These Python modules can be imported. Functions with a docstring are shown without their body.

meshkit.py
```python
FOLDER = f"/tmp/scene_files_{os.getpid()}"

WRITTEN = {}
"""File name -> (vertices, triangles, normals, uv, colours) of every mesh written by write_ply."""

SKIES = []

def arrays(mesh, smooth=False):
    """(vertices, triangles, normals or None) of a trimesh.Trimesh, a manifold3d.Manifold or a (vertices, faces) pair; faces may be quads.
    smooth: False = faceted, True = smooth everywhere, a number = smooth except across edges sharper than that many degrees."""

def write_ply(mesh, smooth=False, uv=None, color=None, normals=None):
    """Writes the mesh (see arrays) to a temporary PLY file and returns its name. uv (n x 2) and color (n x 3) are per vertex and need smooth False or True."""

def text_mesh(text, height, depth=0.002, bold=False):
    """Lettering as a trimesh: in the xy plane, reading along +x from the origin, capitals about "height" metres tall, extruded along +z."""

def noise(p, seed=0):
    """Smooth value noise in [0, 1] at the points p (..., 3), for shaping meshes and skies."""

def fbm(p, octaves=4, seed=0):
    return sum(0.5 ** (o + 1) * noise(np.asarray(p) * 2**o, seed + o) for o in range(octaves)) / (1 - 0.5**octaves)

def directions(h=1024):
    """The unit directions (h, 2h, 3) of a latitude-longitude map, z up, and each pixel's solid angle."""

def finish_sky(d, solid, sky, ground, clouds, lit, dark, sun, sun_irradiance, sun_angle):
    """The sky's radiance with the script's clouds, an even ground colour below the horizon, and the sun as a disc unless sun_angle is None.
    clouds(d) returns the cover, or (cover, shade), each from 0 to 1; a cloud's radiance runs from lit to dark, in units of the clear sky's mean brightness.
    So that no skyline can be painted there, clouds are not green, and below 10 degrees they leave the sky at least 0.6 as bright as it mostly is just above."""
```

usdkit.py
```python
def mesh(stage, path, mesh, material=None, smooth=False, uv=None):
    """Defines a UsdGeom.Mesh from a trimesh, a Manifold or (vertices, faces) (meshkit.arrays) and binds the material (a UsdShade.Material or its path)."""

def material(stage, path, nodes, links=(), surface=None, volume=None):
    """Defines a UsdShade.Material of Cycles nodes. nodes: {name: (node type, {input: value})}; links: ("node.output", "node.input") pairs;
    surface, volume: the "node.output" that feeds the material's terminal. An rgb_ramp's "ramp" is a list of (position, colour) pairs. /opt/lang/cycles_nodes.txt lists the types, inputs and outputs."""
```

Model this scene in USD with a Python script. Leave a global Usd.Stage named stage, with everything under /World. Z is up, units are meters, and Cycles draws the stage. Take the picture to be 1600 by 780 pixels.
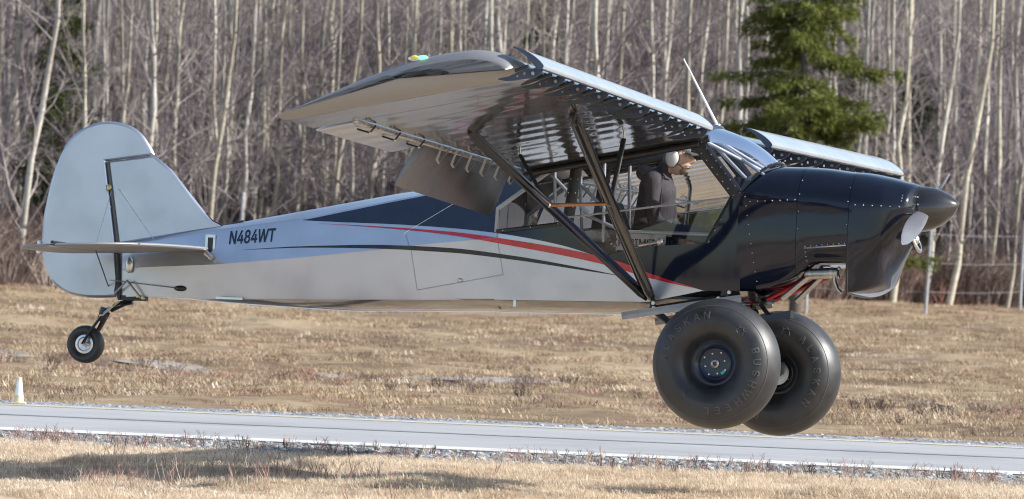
import math, random, numpy as np, trimesh, usdkit, meshkit
from pxr import Usd, UsdGeom, UsdLux, UsdShade, Gf, Sdf, Vt
import manifold3d as m3
from shapely.geometry import Polygon, Point, LineString
from shapely import affinity

stage = Usd.Stage.CreateInMemory()
UsdGeom.SetStageUpAxis(stage, 'Z'); UsdGeom.SetStageMetersPerUnit(stage, 1.0)
UsdGeom.Xform.Define(stage, '/World')
rng = np.random.default_rng(7); random.seed(7)

# ------------------------------------------------------------------ camera, sky, sun
PSI, RHO, CAM_H, FOCUS = .28, .035, 2.0, 45.0      # heading of the view against the aircraft's, camera roll, eye height, focus distance
FWD = np.array([-math.sin(PSI), math.cos(PSI), 0.]); RIGHT = np.array([math.cos(PSI), math.sin(PSI), 0.])
PITCH = -.00701
n2 = FWD * math.cos(PITCH) + np.array([0, 0, 1.]) * math.sin(PITCH); u2 = np.cross(RIGHT, n2)
r3 = RIGHT * math.cos(RHO) + u2 * math.sin(RHO); u3 = -RIGHT * math.sin(RHO) + u2 * math.cos(RHO)
EYE = np.array([11.4785, -43.519, CAM_H])
PLANE_Z = 1.323                                    # height of the aircraft's reference point (lower strut fitting)
BANK = .05
cam = UsdGeom.Camera.Define(stage, '/World/camera')
M = np.eye(4); M[0, :3] = r3; M[1, :3] = u3; M[2, :3] = -n2; M[3, :3] = EYE
cam.AddTransformOp().Set(Gf.Matrix4d(*M.ravel().tolist()))
cam.CreateHorizontalApertureAttr(36.0); cam.CreateVerticalApertureAttr(36.0 * 780 / 1600)
cam.CreateFocalLengthAttr(224.8); cam.CreateClippingRangeAttr(Gf.Vec2f(.5, 3000))
cam.CreateFStopAttr(7.5); cam.CreateFocusDistanceAttr(FOCUS - .3)
cam.CreateExposureAttr(1.0)

SUN_EL, SUN_STRENGTH, SKY_STRENGTH = math.radians(31), 1.12, .105
sh = RIGHT * math.sin(1.42) - FWD * math.cos(1.42)
SUN = np.array([sh[0] * math.cos(SUN_EL), sh[1] * math.cos(SUN_EL), math.sin(SUN_EL)])
sun = UsdLux.DistantLight.Define(stage, '/World/sun')
zx = SUN; xx = np.cross([0, 0, 1.], zx); xx /= np.linalg.norm(xx); yx = np.cross(zx, xx)
M = np.eye(4); M[0, :3] = xx; M[1, :3] = yx; M[2, :3] = zx
sun.AddTransformOp().Set(Gf.Matrix4d(*M.ravel().tolist()))
sun.CreateIntensityAttr(SUN_STRENGTH); sun.CreateAngleAttr(.53); sun.CreateNormalizeAttr(True); sun.CreateColorAttr(Gf.Vec3f(1, .965, .915))
dome = UsdLux.DomeLight.Define(stage, '/World/sky'); dome.CreateIntensityAttr(1.0)
skymat = usdkit.material(stage, '/World/Looks/sky', {
    'sky': ('sky_texture', {'sky_type': 'single_scattering', 'sun_disc': False, 'sun_elevation': SUN_EL, 'sun_rotation': math.atan2(SUN[0], SUN[1])}),
    'bg': ('background_shader', {'strength': SKY_STRENGTH})}, [('sky.color', 'bg.color')], surface='bg.background')
UsdShade.MaterialBindingAPI.Apply(dome.GetPrim()).Bind(skymat)

# ------------------------------------------------------------------ helpers
used = {}
def numbered(parent, name):
    k = (parent, name); used[k] = used.get(k, 0) + 1
    return f'{parent}/{name}' if used[k] == 1 else f'{parent}/{name}_{used[k]-1:03d}'
def tag(p, label=None, cat=None, group=None, kind=None):
    p = p.GetPrim() if hasattr(p, 'GetPrim') else p
    for k, v in (('label', label), ('category', cat), ('group', group), ('kind', kind)):
        if v: p.SetCustomDataByKey(k, v)
    return p
def path_of(parent): return '/World' if parent is None else str(parent.GetPath())
def obj(name, mesh, mat, parent=None, smooth=False, label=None, cat=None, group=None, kind=None):
    if isinstance(mesh, list): mesh = join(mesh)
    m = usdkit.mesh(stage, numbered(path_of(parent), name), mesh, MAT[mat], smooth=smooth)
    return tag(m, label, cat, group, kind)
def thing(name, label=None, cat=None, loc=(0, 0, 0), rotz=0, group=None, kind=None, parent=None, scale=None):
    x = UsdGeom.Xform.Define(stage, numbered(path_of(parent), name))
    x.AddTranslateOp().Set(Gf.Vec3d(*map(float, loc)))
    if rotz: x.AddRotateZOp().Set(math.degrees(rotz))
    if scale is not None: x.AddScaleOp().Set(Gf.Vec3f(*map(float, np.broadcast_to(scale, 3))))
    return tag(x, label, cat, group, kind)
def join(ms): return trimesh.util.concatenate([m if isinstance(m, trimesh.Trimesh) else tm(m) for m in ms])
def tm(m):
    v, f, _ = meshkit.arrays(m); return trimesh.Trimesh(v, f, process=False)
def box(c, s, r=None):
    b = trimesh.creation.box(s)
    if r is not None: b.apply_transform(r)
    b.apply_translation(c); return b
def frame(d, up=(0, 0, 1)):
    d = np.asarray(d, float); d = d / np.linalg.norm(d); a = np.cross(up, d)
    if np.linalg.norm(a) < 1e-5: a = np.cross((1, 0, 0), d)
    a /= np.linalg.norm(a); return a, np.cross(d, a), d
def tube(pts, r, n=8, flat=None, up=(0, 0, 1), caps=True):
    """Swept tube through pts; r one radius or one per point; flat = (wide, thick) gives an oval section, its wide side across up."""
    pts = np.asarray(pts, float); r = np.broadcast_to(r, len(pts)).astype(float); V = []
    for i, p in enumerate(pts):
        d = pts[min(i + 1, len(pts) - 1)] - pts[max(i - 1, 0)]; a, b, _ = frame(d, up)
        t = np.arange(n) / n * 2 * math.pi; w, h = flat if flat else (1, 1)
        V.append(p + r[i] * (np.cos(t)[:, None] * a * w + np.sin(t)[:, None] * b * h))
    return skin(V, caps)
def skin(V, caps=True):
    n = len(V[0]); F = []
    k = np.arange(n); k1 = (k + 1) % n
    for i in range(len(V) - 1):
        a, b = i * n, (i + 1) * n
        F += [np.c_[a + k, a + k1, b + k1], np.c_[a + k, b + k1, b + k]]
    V = np.vstack(V); F = np.vstack(F)
    if caps:
        for base, rev in ((0, True), (len(V) - n, False)):
            c = V[base:base + n].mean(0); V = np.vstack([V, c]); ci = len(V) - 1
            f = np.c_[np.full(n, ci), base + k, base + k1]
            F = np.vstack([F, f[:, ::-1] if rev else f])
    m = trimesh.Trimesh(V, F, process=False)
    return m
def grid(P, two=False):
    """P: (n, m, 3) points -> sheet."""
    n, m = P.shape[:2]; i = np.arange(n * m).reshape(n, m)
    a, b, c, d = i[:-1, :-1].ravel(), i[1:, :-1].ravel(), i[1:, 1:].ravel(), i[:-1, 1:].ravel()
    return trimesh.Trimesh(P.reshape(-1, 3), np.vstack([np.c_[a, b, c], np.c_[a, c, d]]), process=False)
def thick_plate(poly, y, t):
    """shapely polygon in (x, z) -> plate across y of thickness t, centred on y"""
    m = trimesh.creation.extrude_polygon(poly, t, engine='earcut'); v = m.vertices.copy()
    m.vertices = np.c_[v[:, 0], y + t / 2 - v[:, 2], v[:, 1]]; return m
def lathe(prof, n=48, axis='y'):
    """prof: (r, h) list, revolved about the axis"""
    t = np.arange(n + 1) / n * 2 * math.pi; prof = np.asarray(prof, float)
    P = np.stack([np.stack([r * np.cos(t), r * np.sin(t), np.full_like(t, h)], 1) for r, h in prof])
    m = grid(P); m.merge_vertices()
    v = m.vertices
    if axis == 'y': m.vertices = np.c_[v[:, 0], v[:, 2], v[:, 1]]
    if axis == 'x': m.vertices = np.c_[v[:, 2], v[:, 0], v[:, 1]]
    return m
def mirror(m): 
    m = m.copy(); m.vertices = m.vertices * [1, -1, 1]; m.faces = m.faces[:, ::-1]; return m
def catmull(P, n):
    P = np.asarray(P, float); d = np.r_[0, np.cumsum(np.linalg.norm(np.diff(P, axis=0), axis=1) ** .5)]
    from scipy.interpolate import PchipInterpolator
    return PchipInterpolator(d, P)(np.linspace(0, d[-1], n))
def ball(c, r, s=(1, 1, 1), k=2):
    b = trimesh.creation.icosphere(k, r); b.vertices = b.vertices * s + c; return b

# ------------------------------------------------------------------ materials
MAT = {}
def mat(name, nodes, links=(), surface='p.BSDF', **kw):
    MAT[name] = usdkit.material(stage, f'/World/Looks/{name}', nodes, links, surface=surface, **kw); return MAT[name]
def plain(name, col, rough=.5, metal=0, coat=0, **kw):
    """a little uneven in tone and gloss"""
    c = np.asarray(col, float)
    return mat(name, {'tc': ('texture_coordinate', {}), 'n': ('noise_texture', {'scale': kw.pop('ns', 9.), 'detail': 4., 'roughness': .6}),
        'r': ('rgb_ramp', {'ramp': [(.3, tuple(c * kw.pop('lo', .85))), (.7, tuple(np.minimum(c * kw.pop('hi', 1.12), 1)))]}),
        'q': ('map_range', {'from_min': .3, 'from_max': .7, 'to_min': rough * .8, 'to_max': min(rough * 1.25, 1)}),
        'p': ('principled_bsdf', {'metallic': metal, 'coat_weight': coat, **kw})},
        [('tc.object', 'n.vector'), ('n.fac', 'r.fac'), ('n.fac', 'q.value'), ('r.color', 'p.base_color'), ('q.result', 'p.roughness')])
# aircraft
mat('silver_dope', {'tc': ('texture_coordinate', {}), 'n': ('noise_texture', {'scale': 3., 'detail': 5.}), 'f': ('noise_texture', {'scale': 900., 'detail': 1.}),
    'r': ('rgb_ramp', {'ramp': [(.28, (.365, .39, .44)), (.5, (.425, .455, .51)), (.72, (.46, .49, .545))]}),
    'b': ('bump', {'strength': .06, 'distance': .002}), 'p': ('principled_bsdf', {'metallic': .78, 'roughness': .27, 'coat_weight': .2, 'coat_roughness': .1})},
    [('tc.object', 'n.vector'), ('tc.object', 'f.vector'), ('n.fac', 'r.fac'), ('r.color', 'p.base_color'), ('n.fac', 'b.height'), ('b.normal', 'p.normal')])
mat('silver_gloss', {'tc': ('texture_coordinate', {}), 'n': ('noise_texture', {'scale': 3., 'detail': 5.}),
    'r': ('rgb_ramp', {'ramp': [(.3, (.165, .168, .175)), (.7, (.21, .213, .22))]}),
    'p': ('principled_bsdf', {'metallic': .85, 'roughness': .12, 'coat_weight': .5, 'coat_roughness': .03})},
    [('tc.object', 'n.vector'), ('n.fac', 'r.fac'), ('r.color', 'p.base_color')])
plain('aluminium', (.62, .63, .65), .25, 1.0)
plain('steel', (.55, .53, .5), .3, 1.0)
plain('exhaust_steel', (.44, .425, .40), .3, 1.0)
plain('black_gloss', (.0045, .006, .012), .06)
plain('navy_gloss', (.010, .016, .034), .16)
plain('black_satin', (.012, .013, .015), .3)
plain('black_metal', (.02, .021, .024), .28, .3)
plain('red_gloss', (.36, .008, .02), .15, 0, .6)
plain('white_paint', (.78, .78, .78), .3)
plain('pewter', (.055, .054, .053), .2, .7, .6)
plain('slat_silver', (.40, .43, .48), .3, .45, .4, ns=2., lo=.97, hi=1.03)
plain('tip_metal', (.25, .25, .255), .5, .4, ns=2., lo=.95, hi=1.05)
plain('flap_metal', (.165, .17, .185), .28, .8, ns=2., lo=.92, hi=1.08)
plain('blade_grey', (.14, .145, .16), .4, .4, ns=3., lo=.95, hi=1.05)
plain('slate_blue', (.045, .058, .085), .35, .3)
plain('rubber', (.020, .0205, .0225), .42, ns=6., lo=.72, hi=1.5)
plain('rubber_worn', (.062, .062, .064), .45, ns=14.)
plain('copper', (.36, .19, .11), .35, 1.0)
plain('brass', (.6, .48, .22), .3, 1.0)
plain('teal_sticker', (.05, .35, .33), .4)
plain('grey_panel', (.26, .27, .285), .4)
plain('placard_grey', (.55, .55, .54), .5)
plain('seat_fabric', (.02, .02, .024), .8)
plain('skin', (.60, .37, .27), .5)
plain('beard', (.20, .12, .075), .8)
plain('eye_white', (.7, .68, .65), .3)
plain('hoodie', (.036, .031, .036), .9, ns=40.)
plain('cap_cloth', (.07, .066, .055), .85, ns=60.)
plain('jeans', (.03, .04, .07), .85)
plain('headset_shell', (.55, .54, .50), .35)
plain('foam_black', (.015, .015, .015), .7)
plain('lens_green', (.06, .75, .22), .1)
mat('lamp_green', {'p': ('principled_bsdf', {'base_color': (.1, .8, .25), 'roughness': .1, 'emission_color': (.15, 1., .3), 'emission_strength': 1.2})})
mat('lamp_yellow', {'p': ('principled_bsdf', {'base_color': (.75, .62, .1), 'roughness': .15})})
mat('tinted_glass', {'t': ('transparent_bsdf', {'color': (.66, .67, .69)}), 'g': ('glossy_bsdf', {'color': (1, 1, 1), 'roughness': .02}), 'f': ('fresnel', {'IOR': 1.6}),
    'm': ('mix_closure', {})}, [('f.fac', 'm.fac'), ('t.BSDF', 'm.closure1'), ('g.BSDF', 'm.closure2')], surface='m.closure')
mat('glass', {'t': ('transparent_bsdf', {'color': (.93, .94, .95)}), 'g': ('glossy_bsdf', {'color': (1, 1, 1), 'roughness': .02}), 'f': ('fresnel', {'IOR': 1.27}),
    'm': ('mix_closure', {})}, [('f.fac', 'm.fac'), ('t.BSDF', 'm.closure1'), ('g.BSDF', 'm.closure2')], surface='m.closure')

# ------------------------------------------------------------------ ground, runway, terrain
ANG = .06                                           # the runway runs almost along the aircraft's heading (+x)
EA = np.array([math.cos(ANG), math.sin(ANG)]); EC = np.array([-math.sin(ANG), math.cos(ANG)])
P0 = EYE[:2] + FWD[:2] * 51.4                       # a point on the near edge of the asphalt
RUN_W = 6.4
def ac(x, y): dx, dy = x - P0[0], y - P0[1]; return dx * EA[0] + dy * EA[1], dx * EC[0] + dy * EC[1]
def xy(a, c): return P0[0] + a * EA[0] + c * EC[0], P0[1] + a * EA[1] + c * EC[1]
def view(l, d): """world xy at l metres right of the view axis, d metres out""" ; return EYE[0] + RIGHT[0] * l + FWD[0] * d, EYE[1] + RIGHT[1] * l + FWD[1] * d
def sstep(e0, e1, x): t = np.clip((x - e0) / (e1 - e0), 0, 1); return t * t * (3 - 2 * t)
def forest_edge(l): return 133 + .8 * l             # distance of the wood's edge
def ground_z(x, y):
    x, y = np.asarray(x, float), np.asarray(y, float); a, c = ac(x, y)
    off = np.maximum(np.maximum(-2.6 - c, c - RUN_W - 1.2), 0)
    bump = (meshkit.fbm(np.stack([x * .9, y * .9, 0 * x], -1), 3, 3) - .5) * .22 + (meshkit.fbm(np.stack([x * .18, y * .18, 0 * x], -1), 2, 5) - .5) * .5 * sstep(2, 30, c - RUN_W)
    z = bump * sstep(0, 2.5, off)
    d = (x - EYE[0]) * FWD[0] + (y - EYE[1]) * FWD[1]; l = (x - EYE[0]) * RIGHT[0] + (y - EYE[1]) * RIGHT[1]
    back = d - forest_edge(l)
    z = z + 52 * sstep(75, 330, back) + (meshkit.fbm(np.stack([x * .02, y * .02, 0 * x], -1), 3, 8) - .5) * 12 * sstep(80, 220, back)
    return z

mat('dry_field', {'g': ('geometry', {}), 'n1': ('noise_texture', {'scale': .35, 'detail': 5., 'roughness': .62}), 'n2': ('noise_texture', {'scale': 2.6, 'detail': 6., 'roughness': .7}),
    'n3': ('noise_texture', {'scale': 38., 'detail': 4., 'roughness': .7}), 'n4': ('noise_texture', {'scale': .9, 'detail': 3.}),
    'r1': ('rgb_ramp', {'ramp': [(.28, (.13, .095, .08)), (.42, (.26, .195, .13)), (.55, (.39, .305, .20)), (.72, (.50, .405, .275))]}),
    'r2': ('rgb_ramp', {'ramp': [(.30, (.42, .36, .34)), (.5, (.9, .88, .86)), (.75, (1, 1, 1))]}),
    'r3': ('rgb_ramp', {'ramp': [(.25, (.55, .5, .48)), (.6, (1, 1, 1))]}),
    'r4': ('rgb_ramp', {'ramp': [(.56, (0, 0, 0)), (.70, (.6, .6, .6))]}),
    'm1': ('mix_color', {'blend_type': 'multiply', 'fac': .8}), 'm2': ('mix_color', {'blend_type': 'multiply', 'fac': .7}), 'm3': ('mix_color', {'b': (.27, .15, .125)}),
    'bp': ('bump', {'strength': .6, 'distance': .05}), 'p': ('principled_bsdf', {'roughness': 1., 'specular_ior_level': .1})},
    [('g.position', 'n1.vector'), ('g.position', 'n2.vector'), ('g.position', 'n3.vector'), ('g.position', 'n4.vector'), ('n1.fac', 'r1.fac'), ('n2.fac', 'r2.fac'), ('n3.fac', 'r3.fac'), ('n4.fac', 'r4.fac'),
     ('r4.color', 'm3.fac'), ('r1.color', 'm3.a'), ('m3.result', 'm1.a'), ('r2.color', 'm1.b'), ('m1.result', 'm2.a'), ('r3.color', 'm2.b'), ('m2.result', 'p.base_color'), ('n3.fac', 'bp.height'), ('bp.normal', 'p.normal')])
mat('near_turf', {'g': ('geometry', {}), 'n1': ('noise_texture', {'scale': .35, 'detail': 5., 'roughness': .62}), 'n2': ('noise_texture', {'scale': 2.6, 'detail': 6., 'roughness': .7}),
    'n3': ('noise_texture', {'scale': 38., 'detail': 4., 'roughness': .7}), 'n4': ('noise_texture', {'scale': .9, 'detail': 3.}),
    'r1': ('rgb_ramp', {'ramp': [(.28, (.30, .225, .16)), (.42, (.50, .40, .29)), (.55, (.64, .54, .41)), (.72, (.70, .61, .48))]}),
    'r2': ('rgb_ramp', {'ramp': [(.30, (.42, .36, .34)), (.5, (.9, .88, .86)), (.75, (1, 1, 1))]}),
    'r3': ('rgb_ramp', {'ramp': [(.25, (.55, .5, .48)), (.6, (1, 1, 1))]}),
    'r4': ('rgb_ramp', {'ramp': [(.56, (0, 0, 0)), (.70, (.6, .6, .6))]}),
    'm1': ('mix_color', {'blend_type': 'multiply', 'fac': .8}), 'm2': ('mix_color', {'blend_type': 'multiply', 'fac': .7}), 'm3': ('mix_color', {'b': (.27, .15, .125)}),
    'bp': ('bump', {'strength': .6, 'distance': .05}), 'p': ('principled_bsdf', {'roughness': 1., 'specular_ior_level': .1})},
    [('g.position', 'n1.vector'), ('g.position', 'n2.vector'), ('g.position', 'n3.vector'), ('g.position', 'n4.vector'), ('n1.fac', 'r1.fac'), ('n2.fac', 'r2.fac'), ('n3.fac', 'r3.fac'), ('n4.fac', 'r4.fac'),
     ('r4.color', 'm3.fac'), ('r1.color', 'm3.a'), ('m3.result', 'm1.a'), ('r2.color', 'm1.b'), ('m1.result', 'm2.a'), ('r3.color', 'm2.b'), ('m2.result', 'p.base_color'), ('n3.fac', 'bp.height'), ('bp.normal', 'p.normal')])
mat('forest_floor', {'g': ('geometry', {}), 'n1': ('noise_texture', {'scale': .5, 'detail': 6., 'roughness': .7}), 'mp': ('mapping', {'scale': (1.6, 1.6, .25)}), 'n2': ('noise_texture', {'scale': 1., 'detail': 5., 'roughness': .7}),
    'r1': ('rgb_ramp', {'ramp': [(.3, (.14, .12, .125)), (.5, (.22, .19, .195)), (.7, (.31, .265, .25))]}), 'r2': ('rgb_ramp', {'ramp': [(.3, (.55, .55, .6)), (.65, (1, 1, 1))]}),
    'm': ('mix_color', {'blend_type': 'multiply', 'fac': 1.}), 'p': ('principled_bsdf', {'roughness': 1., 'specular_ior_level': .05})},
    [('g.position', 'n1.vector'), ('g.position', 'mp.vector'), ('mp.vector', 'n2.vector'), ('n1.fac', 'r1.fac'), ('n2.fac', 'r2.fac'), ('r1.color', 'm.a'), ('r2.color', 'm.b'), ('m.result', 'p.base_color')])
mat('asphalt', {'g': ('geometry', {}), 'rot': ('mapping', {'rotation': (0, 0, -ANG), 'scale': (.12, 3., 1.)}), 'n1': ('noise_texture', {'scale': 1., 'detail': 4.}), 'n2': ('noise_texture', {'scale': 70., 'detail': 2.}), 'n3': ('noise_texture', {'scale': .6, 'detail': 5.}),
    'r1': ('rgb_ramp', {'ramp': [(.3, (.315, .318, .323)), (.7, (.365, .368, .372))]}), 'r2': ('rgb_ramp', {'ramp': [(.3, (.8, .8, .8)), (.7, (1, 1, 1))]}), 'r3': ('rgb_ramp', {'ramp': [(.32, (.74, .74, .75)), (.48, (.96, .96, .96)), (.65, (1.05, 1.04, 1.03))]}),
    'm': ('mix_color', {'blend_type': 'multiply', 'fac': .6}), 'm2': ('mix_color', {'blend_type': 'multiply', 'fac': .8}), 'bp': ('bump', {'strength': .3, 'distance': .004}), 'p': ('principled_bsdf', {'roughness': .85})},
    [('g.position', 'rot.vector'), ('rot.vector', 'n1.vector'), ('g.position', 'n2.vector'), ('g.position', 'n3.vector'), ('n1.fac', 'r1.fac'), ('n2.fac', 'r2.fac'), ('n3.fac', 'r3.fac'), ('r1.color', 'm.a'), ('r2.color', 'm.b'), ('m.result', 'm2.a'), ('r3.color', 'm2.b'),
     ('m2.result', 'p.base_color'), ('n2.fac', 'bp.height'), ('bp.normal', 'p.normal')])
plain('seam_tar', (.23, .232, .24), .7, ns=4.)
plain('line_white', (.64, .63, .595), .8, ns=5., lo=.66, hi=1.05)
plain('line_yellow', (.62, .55, .36), .8, ns=6.)
mat('gravel', {'g': ('geometry', {}), 'v': ('voronoi_texture', {'scale': 16.}), 'n': ('noise_texture', {'scale': 3., 'detail': 5.}),
    'r': ('rgb_ramp', {'ramp': [(0, (.14, .145, .15)), (.5, (.25, .255, .26)), (1, (.40, .40, .395))]}), 'r2': ('rgb_ramp', {'ramp': [(.35, (.5, .45, .42)), (.6, (1, 1, 1))]}),
    'm': ('mix_color', {'blend_type': 'multiply', 'fac': .8}), 'sp': ('separate_color', {}), 'bp': ('bump', {'strength': .8, 'distance': .02}), 'p': ('principled_bsdf', {'roughness': .9})},
    [('g.position', 'v.vector'), ('g.position', 'n.vector'), ('v.color', 'sp.color'), ('sp.r', 'r.fac'), ('n.fac', 'r2.fac'), ('r.color', 'm.a'), ('r2.color', 'm.b'), ('m.result', 'p.base_color'), ('v.distance', 'bp.height'), ('bp.normal', 'p.normal')])
plain('track_dirt', (.28, .24, .20), .95, ns=6., lo=.55, hi=1.3)
def hued(name, ramp, rough=.9, trans=0., spec=.2):
    """colour varies from one copy or island to the next"""
    nodes = {'o': ('object_info', {}), 'g': ('geometry', {}), 'a': ('math', {'math_type': 'add'}), 'fr': ('math', {'math_type': 'fraction'}), 'r': ('rgb_ramp', {'ramp': ramp}), 'p': ('principled_bsdf', {'roughness': rough, 'specular_ior_level': spec})}
    links = [('o.random', 'a.value1'), ('g.random_per_island', 'a.value2'), ('a.value', 'fr.value1'), ('fr.value', 'r.fac'), ('r.color', 'p.base_color')]
    if trans:
        nodes |= {'t': ('translucent_bsdf', {}), 'mx': ('mix_closure', {'fac': trans})}
        return mat(name, nodes, links + [('r.color', 't.color'), ('p.BSDF', 'mx.closure1'), ('t.BSDF', 'mx.closure2')], surface='mx.closure')
    return mat(name, nodes, links)
hued('straw', [(0, (.44, .34, .24)), (.3, (.63, .505, .37)), (.7, (.75, .635, .49)), (1, (.81, .73, .61))], trans=.3)
hued('field_straw', [(0, (.24, .165, .10)), (.35, (.36, .265, .165)), (.7, (.47, .365, .235)), (1, (.56, .455, .315))], trans=.2)
hued('straw_brown', [(0, (.19, .13, .09)), (.35, (.34, .26, .18)), (.7, (.46, .36, .25)), (1, (.36, .23, .18))], trans=.2)
hued('stalks', [(0, (.25, .12, .10)), (.4, (.37, .22, .18)), (.7, (.55, .45, .36)), (1, (.20, .13, .10))])
hued('dark_brush', [(0, (.07, .05, .045)), (.5, (.14, .10, .085)), (1, (.27, .21, .18))])
hued('stone', [(0, (.14, .145, .15)), (.5, (.24, .245, .25)), (.9, (.36, .36, .355)), (1, (.52, .52, .5))])
hued('green_sprig', [(0, (.16, .2, .03)), (1, (.3, .34, .05))])

def axis(lo, hi, parts):
    out = [lo]
    for a, b, s in parts: out += list(np.arange(a, b, s))
    return np.unique(np.r_[out, hi])
dd = axis(-120, 700, [(-100, 30, 20), (30, 60, .35), (60, 150, .9), (150, 420, 6), (420, 700, 40)])
ll = axis(-420, 420, [(-400, -40, 20), (-40, -14, 2), (-14, 14, .4), (14, 40, 2), (40, 400, 20)])
L, D = np.meshgrid(ll, dd, indexing='ij'); X, Y = view(L, D)
G = grid(np.stack([X, Y, ground_z(X, Y)], -1))
if G.face_normals[:, 2].mean() < 0: G.invert()
cent = G.triangles_center; cl = (cent[:, 0] - EYE[0]) * RIGHT[0] + (cent[:, 1] - EYE[1]) * RIGHT[1]; cd = (cent[:, 0] - EYE[0]) * FWD[0] + (cent[:, 1] - EYE[1]) * FWD[1]
wood = cd > forest_edge(cl) + 1.5
f_wood = G.faces[wood]
def sub(F): m = trimesh.Trimesh(G.vertices, F, process=False); m.remove_unreferenced_vertices(); return m
near = ac(cent[:, 0], cent[:, 1])[1] < -1.5
obj('ground', sub(G.faces[~wood & ~near]), 'dry_field', smooth=True, kind='structure')
obj('foreground_ground', sub(G.faces[~wood & near]), 'near_turf', smooth=True, kind='structure')
obj('wooded_hillside', sub(f_wood), 'forest_floor', smooth=True, kind='structure')
def strip(c0, c1, z, a0=-160, a1=160, step=2., wob=0, seed=0):
    a = np.arange(a0, a1 + step, step); w0 = w1 = 0
    if wob: w0 = (meshkit.noise(np.stack([a * 1.3, 0 * a, 0 * a], -1), seed) - .5) * wob; w1 = (meshkit.noise(np.stack([a * 1.3, 0 * a + 9, 0 * a], -1), seed) - .5) * wob
    x0, y0 = xy(a, c0 + w0); x1, y1 = xy(a, c1 + w1)
    m = grid(np.stack([np.stack([x0, y0, 0 * a + z], -1), np.stack([x1, y1, 0 * a + z], -1)], 1))
    if m.face_normals[:, 2].mean() < 0: m.invert()
    return m
obj('gravel_shoulder', strip(-2.2, .2, .004, -40, 40, .25, .7, 2), 'gravel', kind='structure')
obj('gravel_shoulder', strip(RUN_W - .2, RUN_W + 1.0, .004, -60, 60, .3, .5, 5), 'gravel', kind='structure')
obj('runway', strip(0, RUN_W, .008), 'asphalt', kind='structure')
obj('runway_edge_line', strip(.05, .62, .012, step=1.), 'line_white', kind='structure')
obj('runway_far_line', strip(RUN_W - .55, RUN_W - .4, .012), 'line_yellow', kind='structure')
obj('asphalt_joint', strip(3.45, 3.58, .012, wob=.05, step=.5), 'seam_tar', kind='structure')

# ------------------------------------------------------------------ scattered ground cover
def instancer(name, protos, pos, scale, yaw, idx, parent=None, tilt=None, label=None, cat=None, group=None):
    pi = UsdGeom.PointInstancer.Define(stage, numbered(path_of(parent), name)); rel = pi.CreatePrototypesRel()
    for k, (m, mt) in enumerate(protos):
        p = f'{pi.GetPath()}/kind_{k}'; usdkit.mesh(stage, p, m, MAT[mt]); rel.AddTarget(p)
    n = len(pos); pi.CreatePositionsAttr(Vt.Vec3fArray.FromNumpy(np.asarray(pos, np.float32)))
    pi.CreateProtoIndicesAttr(Vt.IntArray.FromNumpy(np.asarray(idx, np.int32)))
    sc = np.asarray(scale, np.float32); sc = np.repeat(sc[:, None], 3, 1) if sc.ndim == 1 else sc
    pi.CreateScalesAttr(Vt.Vec3fArray.FromNumpy(np.ascontiguousarray(sc)))
    h = np.asarray(yaw) / 2
    q = np.stack([np.cos(h), 0 * h, 0 * h, np.sin(h)], 1)
    pi.CreateOrientationsAttr(Vt.QuathArray([Gf.Quath(float(a), float(b), float(c), float(d)) for a, b, c, d in q]))
    return tag(pi, label, cat, group, 'stuff')
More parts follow.
